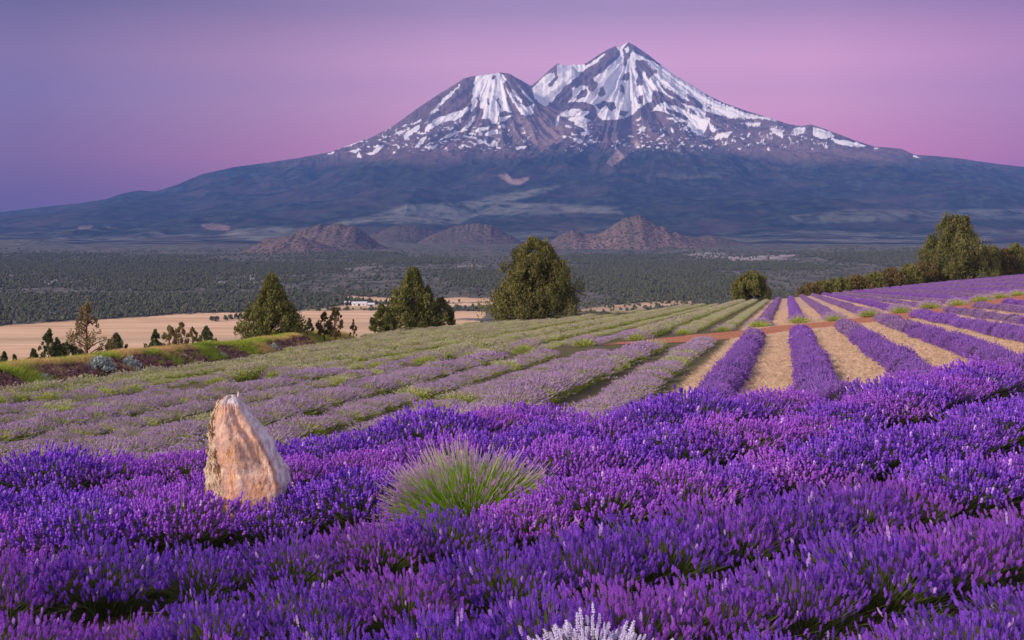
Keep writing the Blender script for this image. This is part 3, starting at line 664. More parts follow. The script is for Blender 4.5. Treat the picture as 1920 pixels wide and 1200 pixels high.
for ri, Rw in enumerate(sorted(rowsR, reverse=True)):
    row = []; rs = rowsS[ri]
    for a in np.arange(-1.2, 1.9, .56*rs/Rw) + rng.rand()*.03:
        x = -7 + Rw*math.sin(a); y = 24 - Rw*math.cos(a)
        x += rng.normal(0, .04); y += rng.normal(0, .04)
        if y < 2.6 or y > near_limit(x) - .1 or abs(x) > .50*y + 1.0: continue
        if (abs(x-STONE[0]) < .55 and -.22 < y-STONE[1] < .6) or math.hypot(x-TUFT[0], y-TUFT[1]) < .5 or math.hypot(x-WHITE[0], y-WHITE[1]) < .45 or (abs(x-WHITE[0]) < .5 and y < 5.0): continue
        z = float(ground(x, y)); ppx_, ppy_ = pix(x, y, z+.42)
        if ppx_ < -140 or ppx_ > 2060 or ppy_ > 1300: continue
        row.append((x, y, z, ppx_, rs))
    if row: near.append(sorted(row, key=lambda q_: q_[3]))
cnt = 0
for ri, row in enumerate(near):
    for ci, (x, y, z, ppx_, rs) in enumerate(row):
        key = (0 if y < 8.2 else 1, rng.randint(4))
        wv = float(vnoise(x*1.05+3, y*1.05, 77)); sc = rs*rng.uniform(.94, 1.06)*(.82+.34*wv); h = rs**.6*rng.uniform(.94, 1.05)*(.74+.48*wv)
        lab = 'vivid purple lavender bush, %s row from the bottom, %s bush from the left' % (ORD[ri], ORD[ci])
        args = ((x, y, z-.02), rng.uniform(-.5, .5), (sc, sc, h), lab, 'vivid purple lavender bushes in the foreground rows')
        if key not in protos:
            o = first('lavender_bush', (near0 if key[0] == 0 else near1)[key[1]], 'lavender bush')
            o.location, o.rotation_euler, o.scale = args[0], (0, 0, args[1]), args[2]; tag(o, args[3], None, args[4]); protos[key] = o
        else: dup(protos[key], *args)
        cnt += 1
print('near bushes', cnt)

tuft = first('green_lavender_tussock', three(bush(900, 0, .70, .58, 2200, .0056, .055, 900, spread=.97, stem_w=.0034, lowcut=.10), (PINKISH, FRESH, FRESH)), 'lavender bush')
tuft.location = (*TUFT, float(ground(*TUFT))); tag(tuft, 'splayed bright green tussock with dusty pink tips among the purple lavender')
wb = first('white_lavender_bush', three(bush(901, 0, .38, .325, 420, .0095, .048, 250, lowcut=.25, top=.5), (PALE, STEM, LEAF)), 'lavender bush')
wb.location = (*WHITE, float(ground(*WHITE))); tag(wb, 'pale whitish lilac lavender bush cut by the bottom edge')

# rows of the blocks behind
pts = []
for k in range(-48, 34):
    u0 = .85 + 2.75*k
    y = 14.0
    while y < 382:
        x = u0 + .224*y + rng.normal(0, .05)
        step = (.70 if y < 45 else .85 if y < 110 else 1.1)*(1 if k >= -1 else 1.55)
        yj = y + rng.normal(0, .08); y += step
        if abs(x) > .50*yj + 1: continue
        if yj < near_limit(x)+.55 and not (k >= -1 and yj > near_limit(x)-.6): continue
        if yj > edge(x, yj) + (1 if tt(x, yj) > -.12 else -13): continue
        pdist = float(path_dist(np.array([x]), np.array([yj]))[0])
        pc_ = 2.8+3.2*float(sstep(0, 14, x)*(1-sstep(21, 27, x)))
        if pdist < pc_: continue
        bp = yj > np.interp(x, PATH[:, 0], PATH[:, 1])
        pts.append((x, yj, k, bp, pdist-pc_))
pts = [p for p in pts]
P_ = np.array([(p[0], p[1]) for p in pts]); Zp = ground(P_[:, 0], P_[:, 1])
order = np.argsort(P_[:, 1])
singles = 0; rest = {'flowering_lavender': [], 'fading_lavender': []}
rowcount = {}
for i in order:
    x, y, k, bp, pdist = pts[i]; z = float(Zp[i])
    qx, qy = pix(x, y, z+.45)
    if qx < -120 or qx > 2040: continue
    purple = k >= -1
    if not bp and k == -2: kind = 'mid_mauve'
    if purple: kind = 'purple'
    elif not bp: kind = 'mauve'
    else: kind = 'grey'
    if pdist < 1.3 and bp and k < 9: kind = 'end'
    rr_ = rng.rand()
    if kind == 'mauve' and rr_ < .12: kind = 'grey'
    sc = rng.uniform(.85, 1.15); hh = sc*rng.uniform(.85, 1.15)
    if kind == 'purple' and k > 3: hh *= .75
    if y < 24: hh *= .62; sc *= .8
    if kind == 'mauve' and y >= 24: hh *= (1.4, .95, .75)[k % 3]; sc *= (1.15, .95, .9)[k % 3]
    if kind == 'grey' and bp:
        hh *= (1.7, 1.2, .6, .6)[k % 4]; sc *= (1.15, 1.1, .9, .85)[k % 4]
        if k % 4 > 2: kind = 'dim'  # mauve rows among the lime: shade of the troughs put into plant colour
    rz = rng.uniform(0, 6.28)
    if singles < 200 and 0 < qx < 1920 and y < 60 and kind in ('purple', 'mauve', 'grey'):
        ms = mid_purple if kind == 'purple' else mid_mauve
        o = obj('lavender_bush', ms[rng.randint(3)], None, (x, y, z-.02)); o.rotation_euler = (0, 0, rz); o.scale = (sc, sc, hh)
        ck = rowcount.get(k, 0); rowcount[k] = ck+1
        if kind == 'purple':
            tag(o, 'violet lavender bush, %s straight row right of the greyish rows, %s from its near end' % (ORD[k+1], ORD[ck]), 'lavender bush', 'violet lavender bushes of the straight rows')
        else:
            tag(o, 'greyish mauve lavender bush, %s row left of the straw, %s from its near end' % (ORD[-2-k], ORD[ck]), 'lavender bush', 'greyish mauve lavender bushes behind the vivid block')
        singles += 1
    else:
        g = 'flowering_lavender' if kind == 'purple' else 'fading_lavender'
        if kind == 'purple': ix = rng.randint(0, 3) if y < 60 else (3 if (k*7) % 3 else 6)+rng.randint(0, 3)
        else: ix = {'mauve': 0 if y < 60 else 3, 'grey': 6, 'end': 9, 'dim': 3}[kind]; ix += rng.randint(0, 2 if kind == 'end' else 3)
        rest[g].append((x, y, z-.02, rz, sc, sc, hh, ix))
for g, src in (('flowering_lavender', mid_purple+far_purple+far_violet), ('fading_lavender', mid_mauve+far_mauve+far_grey+end_green)):
    R_a = np.array(rest[g]); scatter(g, R_a[:, :3], R_a[:, 3], R_a[:, 4:7], R_a[:, 7], src); print(g, len(R_a))
print('single mid', singles)

# dry straw lying in the aisles
strm = plant_mat('dry_straw', (.42, .30, .19), (.84, .68, .50), (.66, .50, .36), .2)
def straw_wisp(seed):
    r = np.random.RandomState(seed); p = Parts(); n_ = 26
    B = np.stack([r.normal(0, .13, n_), r.normal(0, .13, n_), np.abs(r.normal(0, .01, n_))], -1); T = B+np.stack([r.normal(0, .09, n_), r.normal(0, .09, n_), np.abs(r.normal(.03, .03, n_))], -1)
    blade(p, B, T, .005, 0, r.rand(n_), r); return p.mesh('straw_wisp', [strm])
n = 60000; y = rng.uniform(22, 150, n); x = y*rng.uniform(.0, .5, n)
k = (x-.224*y > -3.2) & (y > near_limit(x)-1) & (path_dist(x, y) > 5.4); x, y = x[k], y[k]
scatter('straw', np.stack([x, y, ground(x, y)], -1), rng.uniform(0, 6, len(x)), np.full((len(x), 3), 1.0)*rng.uniform(.7, 1.5, (len(x), 1)), rng.randint(0, 3, len(x)), [straw_wisp(s) for s in range(3)])

# ------------------------------------------------------------------ grassy bank with lava stones at the left edge of the field
BK = np.array([(-62, 70), (-46, 74)]+[on_field(*p) for p in ((0, 738), (80, 724), (160, 711), (230, 702), (300, 692), (400, 675), (500, 664), (570, 652), (640, 639), (685, 631))], float)
seg = np.hypot(*np.diff(BK, axis=0).T); bs = np.concatenate([[0], np.cumsum(seg)]); q = np.arange(0, bs[-1], .6)
bx = np.interp(q, bs, BK[:, 0]); by = np.interp(q, bs, BK[:, 1]); k = np.hanning(21); k /= k.sum()
bx = np.convolve(np.pad(bx, 10, mode='edge'), k, 'valid'); by = np.convolve(np.pad(by, 10, mode='edge'), k, 'valid')
dx, dy = np.gradient(bx), np.gradient(by); ln = np.hypot(dx, dy); bnx, bny = -dy/ln, dx/ln
def bank_h(v, s):                                          # v: 0 foot on the field side .. 1 far foot
    return (1.35+.3*(fbm(s/6, v*0, 3, 501)-.5)*2)*np.interp(v, [0, .12, .32, .45, .7, 1], [0, .35, .85, 1, .8, -.3])*np.interp(s, [0, bs[-1]-9, bs[-1]-3, bs[-1]], [1, 1, .3, 0])
vv = np.linspace(0, 1, 30); BW = 6.0
GX = bx[:, None]+bnx[:, None]*vv*BW; GY = by[:, None]+bny[:, None]*vv*BW
GZ = ground(bx[:, None]+0*vv, by[:, None]+0*vv)+bank_h(vv[None, :], q[:, None])+.12*(fbm(GX*1.2, GY*1.2, 3, 511)-.5)-.03
bkm = Mat('bank_soil', .95, .05); bkm.color(bkm.mix(bkm.noise(2.5, 5), (.10, .05, .045), (.25, .17, .10)))
print('bank length', bs[-1], [round(float(v), 1) for v in bs])
tag(obj('grass_bank', mesh_np('grass_bank', np.stack([GX, GY, GZ], -1).reshape(-1, 3), grid_faces(*GX.shape)[:, ::-1], [bkm.m], smooth=True)), kind='structure')
bpx = HX+F*bx/by
def s_at(px_): return float(np.interp(px_, bpx, q))
def bank_d(px_): return float(np.interp(px_, bpx, by))
def bank_pt(s, v):
    X_ = np.interp(s, q, bx)+np.interp(s, q, bnx)*v*BW; Y_ = np.interp(s, q, by)+np.interp(s, q, bny)*v*BW
    return X_, Y_, ground(np.interp(s, q, bx), np.interp(s, q, by))+bank_h(v, s)
gg = plant_mat('green_grass', (.20, .34, .03), (.48, .60, .09), (.56, .56, .10), .35)
go_ = plant_mat('golden_grass', (.48, .32, .13), (.85, .62, .30), (.75, .62, .20), .3)
def grass_tuft(seed, m_, h=.42, n_=60, sp=.34):
    r = np.random.RandomState(seed); p = Parts()
    B = np.stack([r.normal(0, sp*.6, n_), r.normal(0, sp*.6, n_), np.zeros(n_)], -1)
    T = B+np.stack([r.normal(0, sp*.5, n_), r.normal(0, sp*.5, n_), r.uniform(.4, 1, n_)*h], -1)
    blade(p, B, T, .014, 0, r.rand(n_), r); return p.mesh('grass_tuft', [m_])
n = 15000; s_ = rng.uniform(4, bs[-1], n); v_ = rng.uniform(.36, .95, n)
low = rng.rand(n) < .3; v_[low] = rng.uniform(0, .36, low.sum())
inst = np.zeros(n, bool)
for a_, b_ in ((-20, 62), (98, 160), (145, 255), (240, 335), (340, 398), (425, 468), (518, 596)): inst |= (s_ > s_at(a_)) & (s_ < s_at(b_))
k_ = ~(inst & (v_ < .34) & (rng.rand(n) < .95)); s_, v_ = s_[k_], v_[k_]; n = len(s_)
X_, Y_, Z_ = bank_pt(s_, np.maximum(v_, 0)); gn_ = fbm(s_/5, v_*1.5, 3, 521); ix = np.where(gn_+rng.normal(0, .04, n) > .60, 3, 0)+rng.randint(0, 3, n)
ix = np.where((v_ < .5) & (gn_ > .45) & (rng.rand(n) < .7), 3+rng.randint(0, 3, n), ix)
scatter('bank_grass', np.stack([X_, Y_, Z_-.03], -1), rng.uniform(0, 6, n), np.full((n, 3), 1.)*rng.uniform(.7, 1.35, (n, 1)), ix, [grass_tuft(s, gg) for s in range(3)]+[grass_tuft(s+9, go_, .42) for s in range(3)])

# stones
def stone_mesh(seed, name, mat, sub=2, sq=.75):
    import bmesh
    bm = bmesh.new(); bmesh.ops.create_icosphere(bm, subdivisions=sub, radius=1)
    r = np.random.RandomState(seed); pl = r.normal(size=(9, 3)); pl /= np.linalg.norm(pl, axis=1, keepdims=True); off = r.uniform(.62, .95, 9)
    for v in bm.verts:
        c_ = np.array(v.co)
        for _ in range(2):
            dd = pl@c_; 
            for j in range(9):
                dj = pl[j]@c_
                if dj > off[j]: c_ = c_-pl[j]*(dj-off[j])
        v.co = Vector(c_*np.array([1, .85, sq]))
    me_ = bpy.data.meshes.new(name); bm.to_mesh(me_); bm.free(); me_.materials.append(mat); return me_
lava = Mat('lava_stone', .9, .15); lc = lava.mix(lava.rand(), (.075, .032, .030), (.30, .165, .14))
lava.color(lava.mix(lava.step(lava.noise(9, 4), .58, .66), lc, (.26, .18, .17))).bump(lava.noise(20, 4), .5, .02)
wst = Mat('white_stone', .9, .15); wst.color(wst.mix(wst.noise(8, 4), (.5, .44, .42), (.78, .74, .74))).bump(wst.noise(14, 4), .5, .02)
lv = [stone_mesh(s, 'lava_stone', lava.m) for s in range(6)]; ws = [stone_mesh(20+s, 'white_stone', wst.m) for s in range(3)]
spans = [(s_at(a), s_at(b)) for a, b in ((-20, 62), (98, 160), (145, 255), (240, 335), (340, 398), (425, 468), (518, 596))]
cand = []
for i in range(330):
    a_, b_ = spans[rng.choice(len(spans), p=[.14, .10, .26, .20, .08, .06, .16])]; cand.append((rng.uniform(a_, b_), rng.uniform(.04, .34)))
for i, (s, v) in enumerate(cand[:290]):
    X1, Y1, Z1 = [float(a) for a in bank_pt(s, v)]
    white = rng.rand() < .05
    o = obj('stone' if white else 'lava_stone', (ws[rng.randint(3)] if white else lv[rng.randint(6)]), None, (X1, Y1, Z1+.03))
    k_ = rng.uniform(.13, .30)*(1+.3*(s > s_at(500))); o.scale = (k_, k_, k_); o.rotation_euler = tuple(rng.uniform(-.6, .6, 2))+(rng.uniform(0, 6),)
    pxs = float(np.interp(s, q, bpx)); up_ = 'high' if v > .19 else 'low'
    zone = next(z_ for lim, z_ in ((30, 'at the very left edge'), (75, 'left of the grey green sage'), (130, 'right of the grey green sage'), (172, 'left of the largest sage'), (215, 'below the largest sage'), (255, 'below the tall leaning sage'), (290, 'above the low flat sage'),
                (320, 'just right of the low flat sage'), (365, 'left of the tiny pale sage'), (400, 'right of the tiny pale sage'), (450, 'right of the middle round sage'), (500, 'left of the small dark sage'), (545, 'just right of the small dark sage'), (575, 'well right of the small dark sage'), (9999, 'at the right end of the heap')) if pxs < lim)
    zone = '%s on the bank %s bush' % (up_, zone) if 'sage' in zone else '%s on the bank %s' % (up_, zone)
    tag(o, ('small whitish stone ' if white else 'dark red lava stone ')+zone, 'stone', 'stones heaped along the grassy bank')
n = 1500; s_ = np.concatenate([rng.uniform(a, b, 300) for a, b in spans]); v_ = rng.uniform(.0, .36, 2100)
X_, Y_, Z_ = bank_pt(s_, np.maximum(v_, 0)); k_ = rng.uniform(.09, .2, (2100, 1))
scatter('stone_rubble', np.stack([X_, Y_, Z_], -1), rng.uniform(0, 6, 2100), k_*np.ones((2100, 3)), rng.randint(0, 6, 2100), lv)

# sagebrush: woody stems and soft silver clumps
sage = plant_mat('sage_leaves', (.16, .22, .21), (.56, .66, .64), (.5, .6, .58), .2)
bark = Mat('bark', .95, .05); bark.color(bark.mix(bark.noise(12, 4, .6, (1, 1, .2)), (.07, .045, .03), (.22, .14, .09))).bump(bark.noise(20, 3, .6, (1, 1, .2)), .6, .03)
def tube(p, pts, rad, k=6, m=0, a=.5):
    pts = np.array(pts, float); V = []
    for i, c_ in enumerate(pts):
        t_ = pts[min(i+1, len(pts)-1)]-pts[max(i-1, 0)]; t_ = t_/(np.linalg.norm(t_)+1e-9)
        A, B = frames(t_[None]); an = np.arange(k)*2*PI/k
        V.append(c_+rad[i]*(np.cos(an)[:, None]*A+np.sin(an)[:, None]*B))
    V = np.concatenate(V); Fc = []
    for i in range(len(pts)-1):
        for j in range(k):
            q_, w_ = i*k+j, i*k+(j+1) % k; Fc += [(q_, w_, q_+k), (w_, w_+k, q_+k)]
    p.add(V, Fc, m, a)
def clumps(p, C_, rad, r, n_each, size, up=.3, m=0, tall=1.0):
    """leaf-sized faces spread through each clump's volume"""
    C_ = np.repeat(np.array(C_), n_each, 0); Rd = np.repeat(np.array(rad), n_each)
    dv_ = r.normal(size=C_.shape); dv_ /= np.linalg.norm(dv_, axis=1, keepdims=True)
    P = C_ + dv_*(Rd*r.rand(len(Rd))**.4)[:, None]*[1, 1, tall]
    g_ = dv_*.7+np.array([0, 0, up])+r.normal(0, .45, dv_.shape); g_ /= np.linalg.norm(g_, axis=1, keepdims=True)
    sd = np.cross(g_, r.normal(size=g_.shape)); sd /= np.linalg.norm(sd, axis=1, keepdims=True)
    sz = size*r.uniform(.6, 1.4, len(P))[:, None]
    V = np.stack([P-sd*sz*.35, P+sd*sz*.35, P+g_*sz+sd*sz*.15, P+g_*sz*1.1-sd*sz*.2], 1)
    Fc = np.array([[0, 1, 2], [0, 2, 3]])[None]+(np.arange(len(P))*4)[:, None, None]
    av = np.clip(np.repeat(r.rand(len(C_)//n_each), n_each)*.6+r.rand(len(P))*.4, 0, 1)
    p.add(V.reshape(-1, 3), Fc.reshape(-1, 3), m, np.repeat(av, 4))
def sagebrush(pxc, pyc, wpx, hpx, d, label, seed):
    d = bank_d(pxc) + max((708-pyc-.1*pxc)*0, 0) + 1.6; r = np.random.RandomState(seed); x = (pxc-HX)/F*d; w = wpx/F*d/2; h = hpx/F*d; zt = -(pyc-HY)/F*d
    zb = zt-h
    o = empty('sagebrush', (x, d, zb)); tag(o, label, 'bush', 'silvery sage bushes by the grassy bank')
    p = Parts(); st = Parts(); n_ = 46
    ph = r.uniform(0, 2*PI, n_); cz = r.uniform(.05, 1, n_)
    C_ = np.stack([w*.85*np.sqrt(1-cz**2)*np.cos(ph), w*.8*np.sqrt(1-cz**2)*np.sin(ph), h*.86*cz], -1)*r.uniform(.8, 1.05, (n_, 1))
    clumps(p, C_, np.full(n_, .12*(w+h)/1.3), r, 46, .13, .7)
    for c_ in C_[::3]: tube(st, [(0, 0, -.1), c_*.5+[0, 0, .03], c_], [.03, .02, .01], 4)
    obj('foliage', p.mesh('foliage', [sage]), o); obj('stem', st.mesh('stem', [bark.m]), o)
sagebrush(188, 666, 56, 30, 52.0, 'largest round silver sage bush on the crest of the left bank', 1)
sagebrush(243, 668, 44, 36, 54.5, 'tall leaning silver sage bush on the bank right of the largest one', 2)
sagebrush(194, 697, 40, 24, 50.5, 'silver sage bush among red stones below the largest sage bush', 3)
sagebrush(80, 701, 38, 30, 49.5, 'grey green sage bush before the stones near the left edge', 4)
sagebrush(293, 691, 40, 17, 56.5, 'low flat silver sage bush at the foot of the bank', 5)
sagebrush(413, 660, 28, 18, 66.0, 'round sage bush on the middle of the bank before golden grass', 6)
sagebrush(513, 644, 21, 17, 80.0, 'small dark round sage bush left of the far stone heap', 7)
sagebrush(83, 729, 36, 13, 47.5, 'low whitish sage bush where the bank meets the lavender', 8)
sagebrush(372, 679, 22, 10, 61.0, 'tiny pale sage bush by a white stone at the bank foot', 9)

# ------------------------------------------------------------------ trees
def tree_mat(name, lo, hi, alt): return plant_mat(name, lo, hi, alt, .12)
JUN = tree_mat('juniper_foliage', (.035, .048, .012), (.26, .26, .07), (.17, .17, .05))
JUNM = tree_mat('olive_juniper_foliage', (.035, .044, .013), (.25, .25, .075), (.20, .17, .055))
JUNB = tree_mat('brown_juniper_foliage', (.045, .038, .014), (.22, .17, .06), (.16, .13, .05))
PIN = tree_mat('pine_needles', (.12, .10, .04), (.36, .28, .13), (.26, .21, .10))
GRN = tree_mat('young_pine_needles', (.04, .06, .025), (.16, .19, .08), (.12, .13, .06))
def tree(name, label, pxc, pyt, d, wpx, prof, mat, seed, base_py=None, n_c=150, spires=None, group=None, leaf=.16, per=70, foot=None, clump_k=.16, cat='tree', gap=0.0, ragged=1.0):
    """prof: half width (0..1) from crown foot to top; foot: pixel row of the crown's foot; spires: extra leaders"""
    r = np.random.RandomState(seed); x = (pxc-HX)/F*d; zg = float(ground(x, d)); zt = -(pyt-HY)/F*d
    fz = zg+.05*(zt-zg) if foot is None else max(-(foot-HY)/F*d, zg)
    h = zt-zg; w = wpx/F*d/2; f0 = (fz-zg)/h
    o = empty(name, (x, d, zg)); tag(o, label, cat, group)
    tr = Parts(); hw = zt-fz
    tube(tr, [(0, 0, -.3), (.03*w, 0, h*.15), (-.03*w, .02*w, h*.5), (0, 0, h*.96)], [hw*.045, hw*.035, hw*.022, hw*.004], 8)
    br = Parts(); cr = Parts(); C_ = []; Rd = []
    leaders = [(0, 1.0, 1.0)]+(spires or [])
    pv = np.array(prof, float); lob = r.uniform(0, 50)
    for (dx_, top, ws_) in leaders:
        m_ = int(1.25*(n_c*ws_*max(top, .5) if ws_ < 1 else n_c)); gap = gap or (.3 if n_c >= 150 else .12)
        for i in range(m_):
            f = r.uniform(0, 1)**.85
            an = r.uniform(0, 2*PI)
            lobe = 1-.40*ragged+.75*ragged*float(vnoise(an*1.3+lob, f*6.5+lob, seed))
            if gap and vnoise(an*1.6+lob*2, f*7, seed+9) < gap: continue
            pw = np.interp(f, np.linspace(0, 1, len(pv)), pv)*w*ws_*lobe
            q_ = pw*r.uniform(.15, 1.0)**.4
            c_ = np.array([dx_*2*w+q_*math.cos(an), q_*math.sin(an), (f0+(1-f0)*f*top)*h]); C_.append(c_)
            Rd.append(max(clump_k*w*(.5+.6*pw/w), .06*w)*r.uniform(.55, 1.3))
            if r.rand() < .4:
                tube(br, [(0 if ws_ == 1 else dx_*1.2*w, 0, max(c_[2]-q_*.5, .05*h)), c_*[.6, .6, 1]-[0, 0, q_*.12], c_], [hw*.012, hw*.007, hw*.002], 4)
    clumps(cr, C_, np.array(Rd)*.78, r, per, leaf*.72, 1.0, tall=1.9)
    for V_ in cr.V: pass
    obj('trunk', tr.mesh('trunk', [bark.m], True), o); obj('limbs', br.mesh('limbs', [bark.m], True), o); obj('crown', cr.mesh('crown', [mat]), o)
    return o
cone_p = [.85, 1, .95, .80, .66, .50, .34, .2, .06]
egg_p = [.72, .98, 1, .96, .84, .70, .52, .34, .10]
round_p = [.7, .95, 1, .98, .9, .8, .65, .45, .18]
open_p = [.5, .85, .95, .9, .75, .6, .45, .3, .12]
def far_d(px_): return float(edge(np.array([(px_-HX)/F*200]), np.array([200.]))[0])+6
tree('juniper_tree', 'large conical dark green juniper behind the grassy bank', 510, 519, bank_d(578)+8, 122, cone_p, JUN, 11, n_c=300, per=80, leaf=0.32, clump_k=.15, gap=.15, ragged=.45, foot=640)
tree('juniper_tree', 'tallest pointed juniper of the clump left of the broad lone tree', 775, 507, far_d(775), 122, cone_p, JUN, 12, n_c=260, leaf=0.35, spires=[(-.15, .72, .4), (.22, .7, .45)], foot=620)
tree('juniper_tree', 'low juniper at the left foot of the pointed clump', 716, 574, far_d(712), 62, cone_p, JUN, 13, n_c=150, leaf=0.30, spires=[(.2, .8, .5)], foot=620)
tree('juniper_tree', 'small grey green juniper at the right foot of the pointed clump', 826, 562, far_d(828), 58, egg_p, JUNM, 14, n_c=150, leaf=0.30, foot=617)
tree('juniper_tree', 'broad lone juniper with bare trunk foot in the middle of the field edge', 1004, 454, far_d(1004), 186, [.80, 1, .98, .90, .80, .68, .50, .34, .12], JUNM, 15, n_c=430, per=90, leaf=0.32, clump_k=.14, spires=[(.12, .78, .5), (-.14, .7, .5)], foot=606)
tree('juniper_tree', 'ragged many topped juniper on the right skyline of the field', 1792, 408, far_d(1792), 140, [.8, 1, .98, .9, .74, .6, .48, .3, .12], JUNM, 16, n_c=230, per=80, leaf=0.46, clump_k=.14, spires=[(-.1, 1.02, .35), (.13, .99, .38), (-.32, .68, .4), (.36, .50, .45), (.0, .9, .5)], foot=528)
tree('juniper_tree', 'round juniper bush at the far end of the straight rows', 1410, 514, far_d(1410), 72, round_p, JUN, 17, n_c=170, leaf=0.41, spires=[(-.35, .68, .45)], foot=560)
tree('pine_tree', 'sparse brownish pine with see through crown behind the grassy bank', 163, 570, bank_d(163)+14, 88, [.8, 1, .95, .95, .7, .42, .34, .26, .1], PIN, 18, n_c=150, per=26, leaf=0.16, clump_k=.12, foot=686)
tree('pine_tree', 'young dark pine left of the sparse brownish pine', 92, 621, bank_d(92)+14, 49, cone_p, GRN, 19, n_c=60, per=56, leaf=0.15, spires=[(.3, .8, .5)], foot=680)
tree('pine_tree', 'low young pine left of the young dark pine', 63, 655, bank_d(63)+14, 34, cone_p, GRN, 20, n_c=40, per=56, leaf=0.14, foot=694)
tree('pine_tree', 'young pine at the left edge of the photo', 8, 661, bank_d(8)+14, 34, cone_p, GRN, 21, n_c=40, per=56, leaf=0.14, foot=706)
tree('pine_tree', 'thin young pine second from the left edge', 27, 667, bank_d(27)+14, 21, cone_p, GRN, 22, n_c=28, per=50, leaf=0.14, foot=702)
tree('pine_tree', 'grey green low pine touching the sparse pine on its left', 124, 646, bank_d(124)+14, 57, round_p, GRN, 23, n_c=60, per=56, leaf=0.15, foot=684)
tree('pine_tree', 'young double topped pine just right of the sparse pine', 218, 628, bank_d(218)+14, 52, cone_p, GRN, 24, n_c=60, per=56, leaf=0.16, spires=[(-.25, .8, .45)], foot=676)
tree('pine_tree', 'leftmost pine of the row of five young pines', 292, 620, bank_d(292)+14, 39, cone_p, GRN, 25, n_c=50, per=56, leaf=0.18, foot=667)
tree('pine_tree', 'second pine of the row of five young pines', 318, 614, bank_d(318)+14, 44, egg_p, PIN, 26, n_c=50, per=56, leaf=0.18, foot=664)
tree('pine_tree', 'tallest thin pine of the row of five young pines', 341, 606, bank_d(341)+14, 36, egg_p, PIN, 27, n_c=50, per=50, leaf=0.18, foot=662)
tree('pine_tree', 'low brownish pine of the row of five young pines', 361, 616, bank_d(361)+14, 31, egg_p, PIN, 28, n_c=34, per=50, leaf=0.18, foot=660)
tree('pine_tree', 'rightmost broad pine of the row of five young pines', 387, 614, bank_d(387)+14, 49, cone_p, GRN, 29, n_c=56, per=56, leaf=0.18, foot=657)
tree('juniper_tree', 'small juniper bush just right of the large conical juniper', 580, 598, bank_d(580)+14, 26, egg_p, GRN, 30, n_c=46, per=40, leaf=0.22, foot=650)
tree('pine_tree', 'left one of the pair of slim pines beyond the bank end', 608, 587, far_d(608), 34, open_p, JUNB, 31, n_c=46, per=40, leaf=0.23, foot=632)
tree('pine_tree', 'right and taller one of the pair of slim pines beyond the bank end', 628, 579, far_d(628), 40, open_p, JUNB, 32, n_c=56, per=40, leaf=0.23, foot=630)
tree('pine_tree', 'tiny lone pine against the tan field right of the slim pair', 663, 600, far_d(663), 16, cone_p, JUNB, 33, n_c=24, per=36, leaf=0.20, foot=630)
# brush along the right skyline
hedge = [(1575, 527, 46, 14), (1610, 523, 44, 18), (1640, 516, 40, 20), (1672, 507, 44, 24), (1705, 500, 44, 27), (1735, 494, 40, 30), (1545, 532, 34, 12), (1520, 537, 34, 10), (1862, 466, 42, 44), (1884, 470, 36, 40), (1905, 462, 40, 44), (1932, 466, 44, 40)]
nm_ = ['beside the gap in the skyline brush', 'in the dip of the skyline brush', 'left of the third skyline shrub from the big tree', 'third left of the ragged many topped juniper', 'second left of the ragged many topped juniper', 'touching the ragged many topped juniper on its left', 'low and nearly last on the left of the skyline brush', 'lowest and last on the left of the skyline brush',
       'touching the ragged many topped juniper on its right', 'second right of the ragged many topped juniper', 'tallest at the right edge of the photo', 'cut by the right edge of the photo']
for i, (a_, b_, w_, h_) in enumerate(hedge):
    tree('shrub', 'olive brown shrub '+nm_[i], a_, b_, far_d(min(a_, 1900))+rng.uniform(-2, 6), w_+8, round_p, JUNB if i % 2 else JUN, 60+i, foot=b_+h_+8, n_c=90, per=50, leaf=.5, group='shrubs along the right skyline', clump_k=.26, cat='shrub')
# trees standing in the tan field
for i, (a_, b_, w_) in enumerate([(398, 593, 9), (407, 594, 9), (423, 592, 7), (432, 590, 8), (443, 589, 8), (452, 588, 9), (460, 590, 7)]):
    d_ = 2300*100/(b_+9-HY); r = np.random.RandomState(300+i); x = (a_-HX)/F*d_; h = 10/F*d_
    o = empty('juniper_tree', (x, d_, -100)); tag(o, 'small dark juniper on the tan valley field'+[', left end of the cluster', ', second in the cluster', ', just right of the gap', ', middle of the right hand cluster', ', right of the middle of the cluster', ', taller, near the right end', ', last at the right end'][i], 'tree', 'dark junipers on the tan valley field')
    tr = Parts(); tube(tr, [(0, 0, -.2), (0, 0, h*.8)], [.25, .05], 5); cr = Parts()
    cz = r.uniform(.15, 1, 26); ph = r.uniform(0, 6.28, 26); w = w_/F*d_/2
    C_ = np.stack([w*np.sqrt(1-cz**2)*np.cos(ph), w*np.sqrt(1-cz**2)*np.sin(ph), h*.9*cz], -1); clumps(cr, C_, np.full(26, .3*w), r, 16, .8)
    obj('trunk', tr.mesh('trunk', [bark.m]), o); obj('crown', cr.mesh('crown', [jf]), o)

